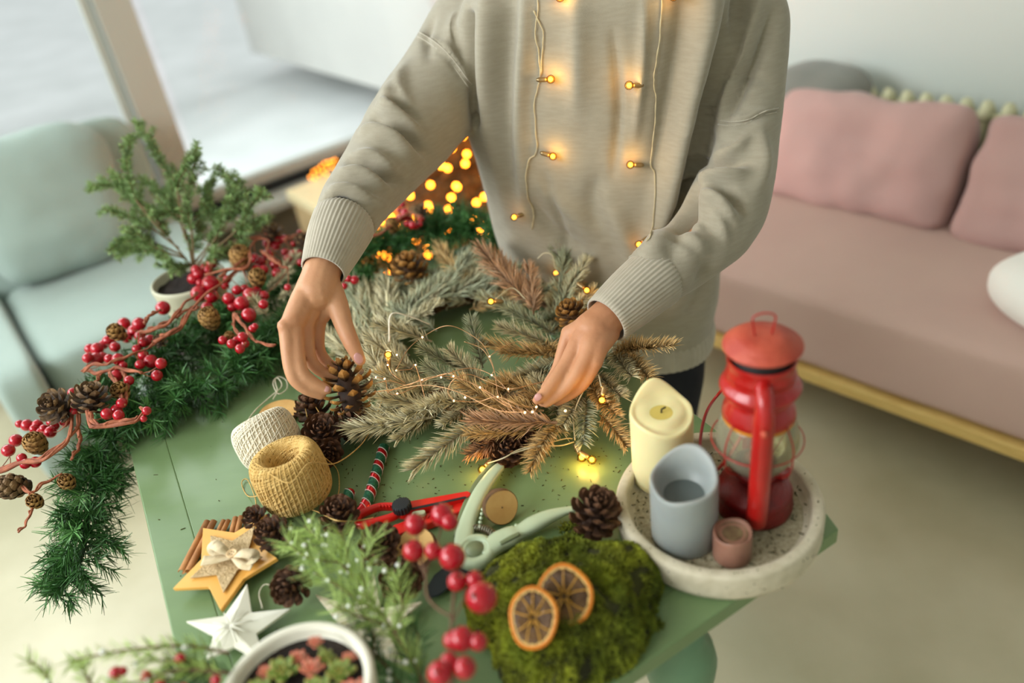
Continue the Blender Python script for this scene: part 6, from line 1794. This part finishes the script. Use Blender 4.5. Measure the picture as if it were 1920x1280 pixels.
for (x, y, z, dx, dy, pw) in [(1087, 850, .762, .4, .8, .32), (1103, 857, .762, .8, .5, .25), (1130, 742, .845, -.2, 1, .2), (910, 874, .762, -.6, .6, .32), (927, 565, .85, -1, 0, .08), (1095, 540, .855, .5, .4, .06), (1158, 522, .86, 0, 1, .04), (728, 672, .865, 0, -1, .16), (1252, 560, .80, .3, 1, .05)]:
    c = P(x, y, z); lamp(s2_, c, screen_dir(c, dx, dy, .2), pw)
for rows in [[(1073, 822, .775), (1060, 822, .78), (1020, 832, .785), (975, 842, .79), (945, 858, .79), (915, 868, .77)], [(1076, 828, .775), (1050, 835, .78), (1010, 836, .79), (960, 850, .785)], [(1078, 825, .78), (1076, 780, .80), (1090, 740, .83), (1118, 700, .85), (1128, 725, .86)], [(1040, 500, .86), (1035, 478, .88), (1020, 475, .88), (1008, 485, .87)], [(1190, 793, .775), (1150, 795, .78), (1120, 790, .79)], [(930, 560, .86), (960, 540, .86), (985, 560, .85)], [(1150, 525, .87), (1130, 560, .86)]]:
    part('wire', Geo().add(*tube(smooth_path([P(*r) for r in rows], 8), .0010, 6)), M_clear, s2_)

fy = thing('fairy_lights', P(840, 720, .85), 'fine copper wire fairy lights with tiny warm dots tangled over the wreath', 'string lights')
M_cop = mat('copper_wire', (206, 160, 116), .3, metal=.6); M_led = mat('tiny_warm_led', (255, 214, 160), .3, emit=18, emit_rgb=(255, 190, 130))
LED = Geo().add(*ball((0, 0, 0), .0013, 8, 6)).mesh('led', M_led)
for rows in [[(698, 720), (730, 714), (765, 722), (790, 711), (830, 705), (880, 716), (920, 742), (960, 766), (998, 771), (1008, 762)], [(705, 707), (722, 712), (728, 735), (745, 739), (775, 727), (800, 712), (840, 700), (870, 712), (900, 726), (940, 750), (985, 773)],
             [(742, 694), (765, 655), (792, 632), (830, 612), (860, 615), (900, 640), (918, 668), (928, 700), (936, 745), (960, 765)], [(726, 735), (760, 722), (830, 703), (880, 690), (922, 703), (955, 735)], [(851, 751), (895, 753), (933, 744), (975, 760), (1005, 763)],
             [(743, 694), (770, 692), (778, 684), (790, 720), (796, 745)], [(720, 660), (728, 684), (735, 700), (760, 718)], [(851, 751), (840, 735), (850, 712), (880, 702), (915, 715), (953, 729), (990, 722), (1020, 715)], [(700, 735), (740, 730), (800, 722), (860, 735), (930, 768), (984, 773)], [(918, 668), (935, 655), (970, 640), (990, 650)], [(870, 640), (905, 655), (925, 690), (922, 703)]]:
    q = smooth_path(rows, 7); ph = np.arange(len(q)); w = np.array([P(a, b, .868 + .008 * math.sin(i * .3 + rows[0][0])) for i, (a, b) in enumerate(q)]); part('wire', Geo().add(*tube(w, .00055, 5)), M_cop, fy)
for (x, y) in [(728, 662), (727, 684), (744, 665), (705, 707), (721, 710), (743, 694), (779, 684), (791, 712), (827, 707), (745, 738), (792, 632), (918, 668), (922, 703), (900, 726), (933, 744), (953, 729), (851, 751), (984, 773), (998, 772), (1006, 763), (850, 705), (872, 745), (1060, 770)]:
    c = P(x, y, .869); link('led', LED, fy, tuple(c - wloc(fy)))
for (x, y) in [(727, 700), (830, 720), (930, 740), (995, 775), (852, 755)]:
    L = bpy.data.lights.new('fairy_glow', 'POINT'); L.energy = .022; L.color = (1, .66, .30); L.shadow_soft_size = .02; lo = bpy.data.objects.new('fairy_glow', L); COL.objects.link(lo); lo.location = tuple(P(x, y, .895))
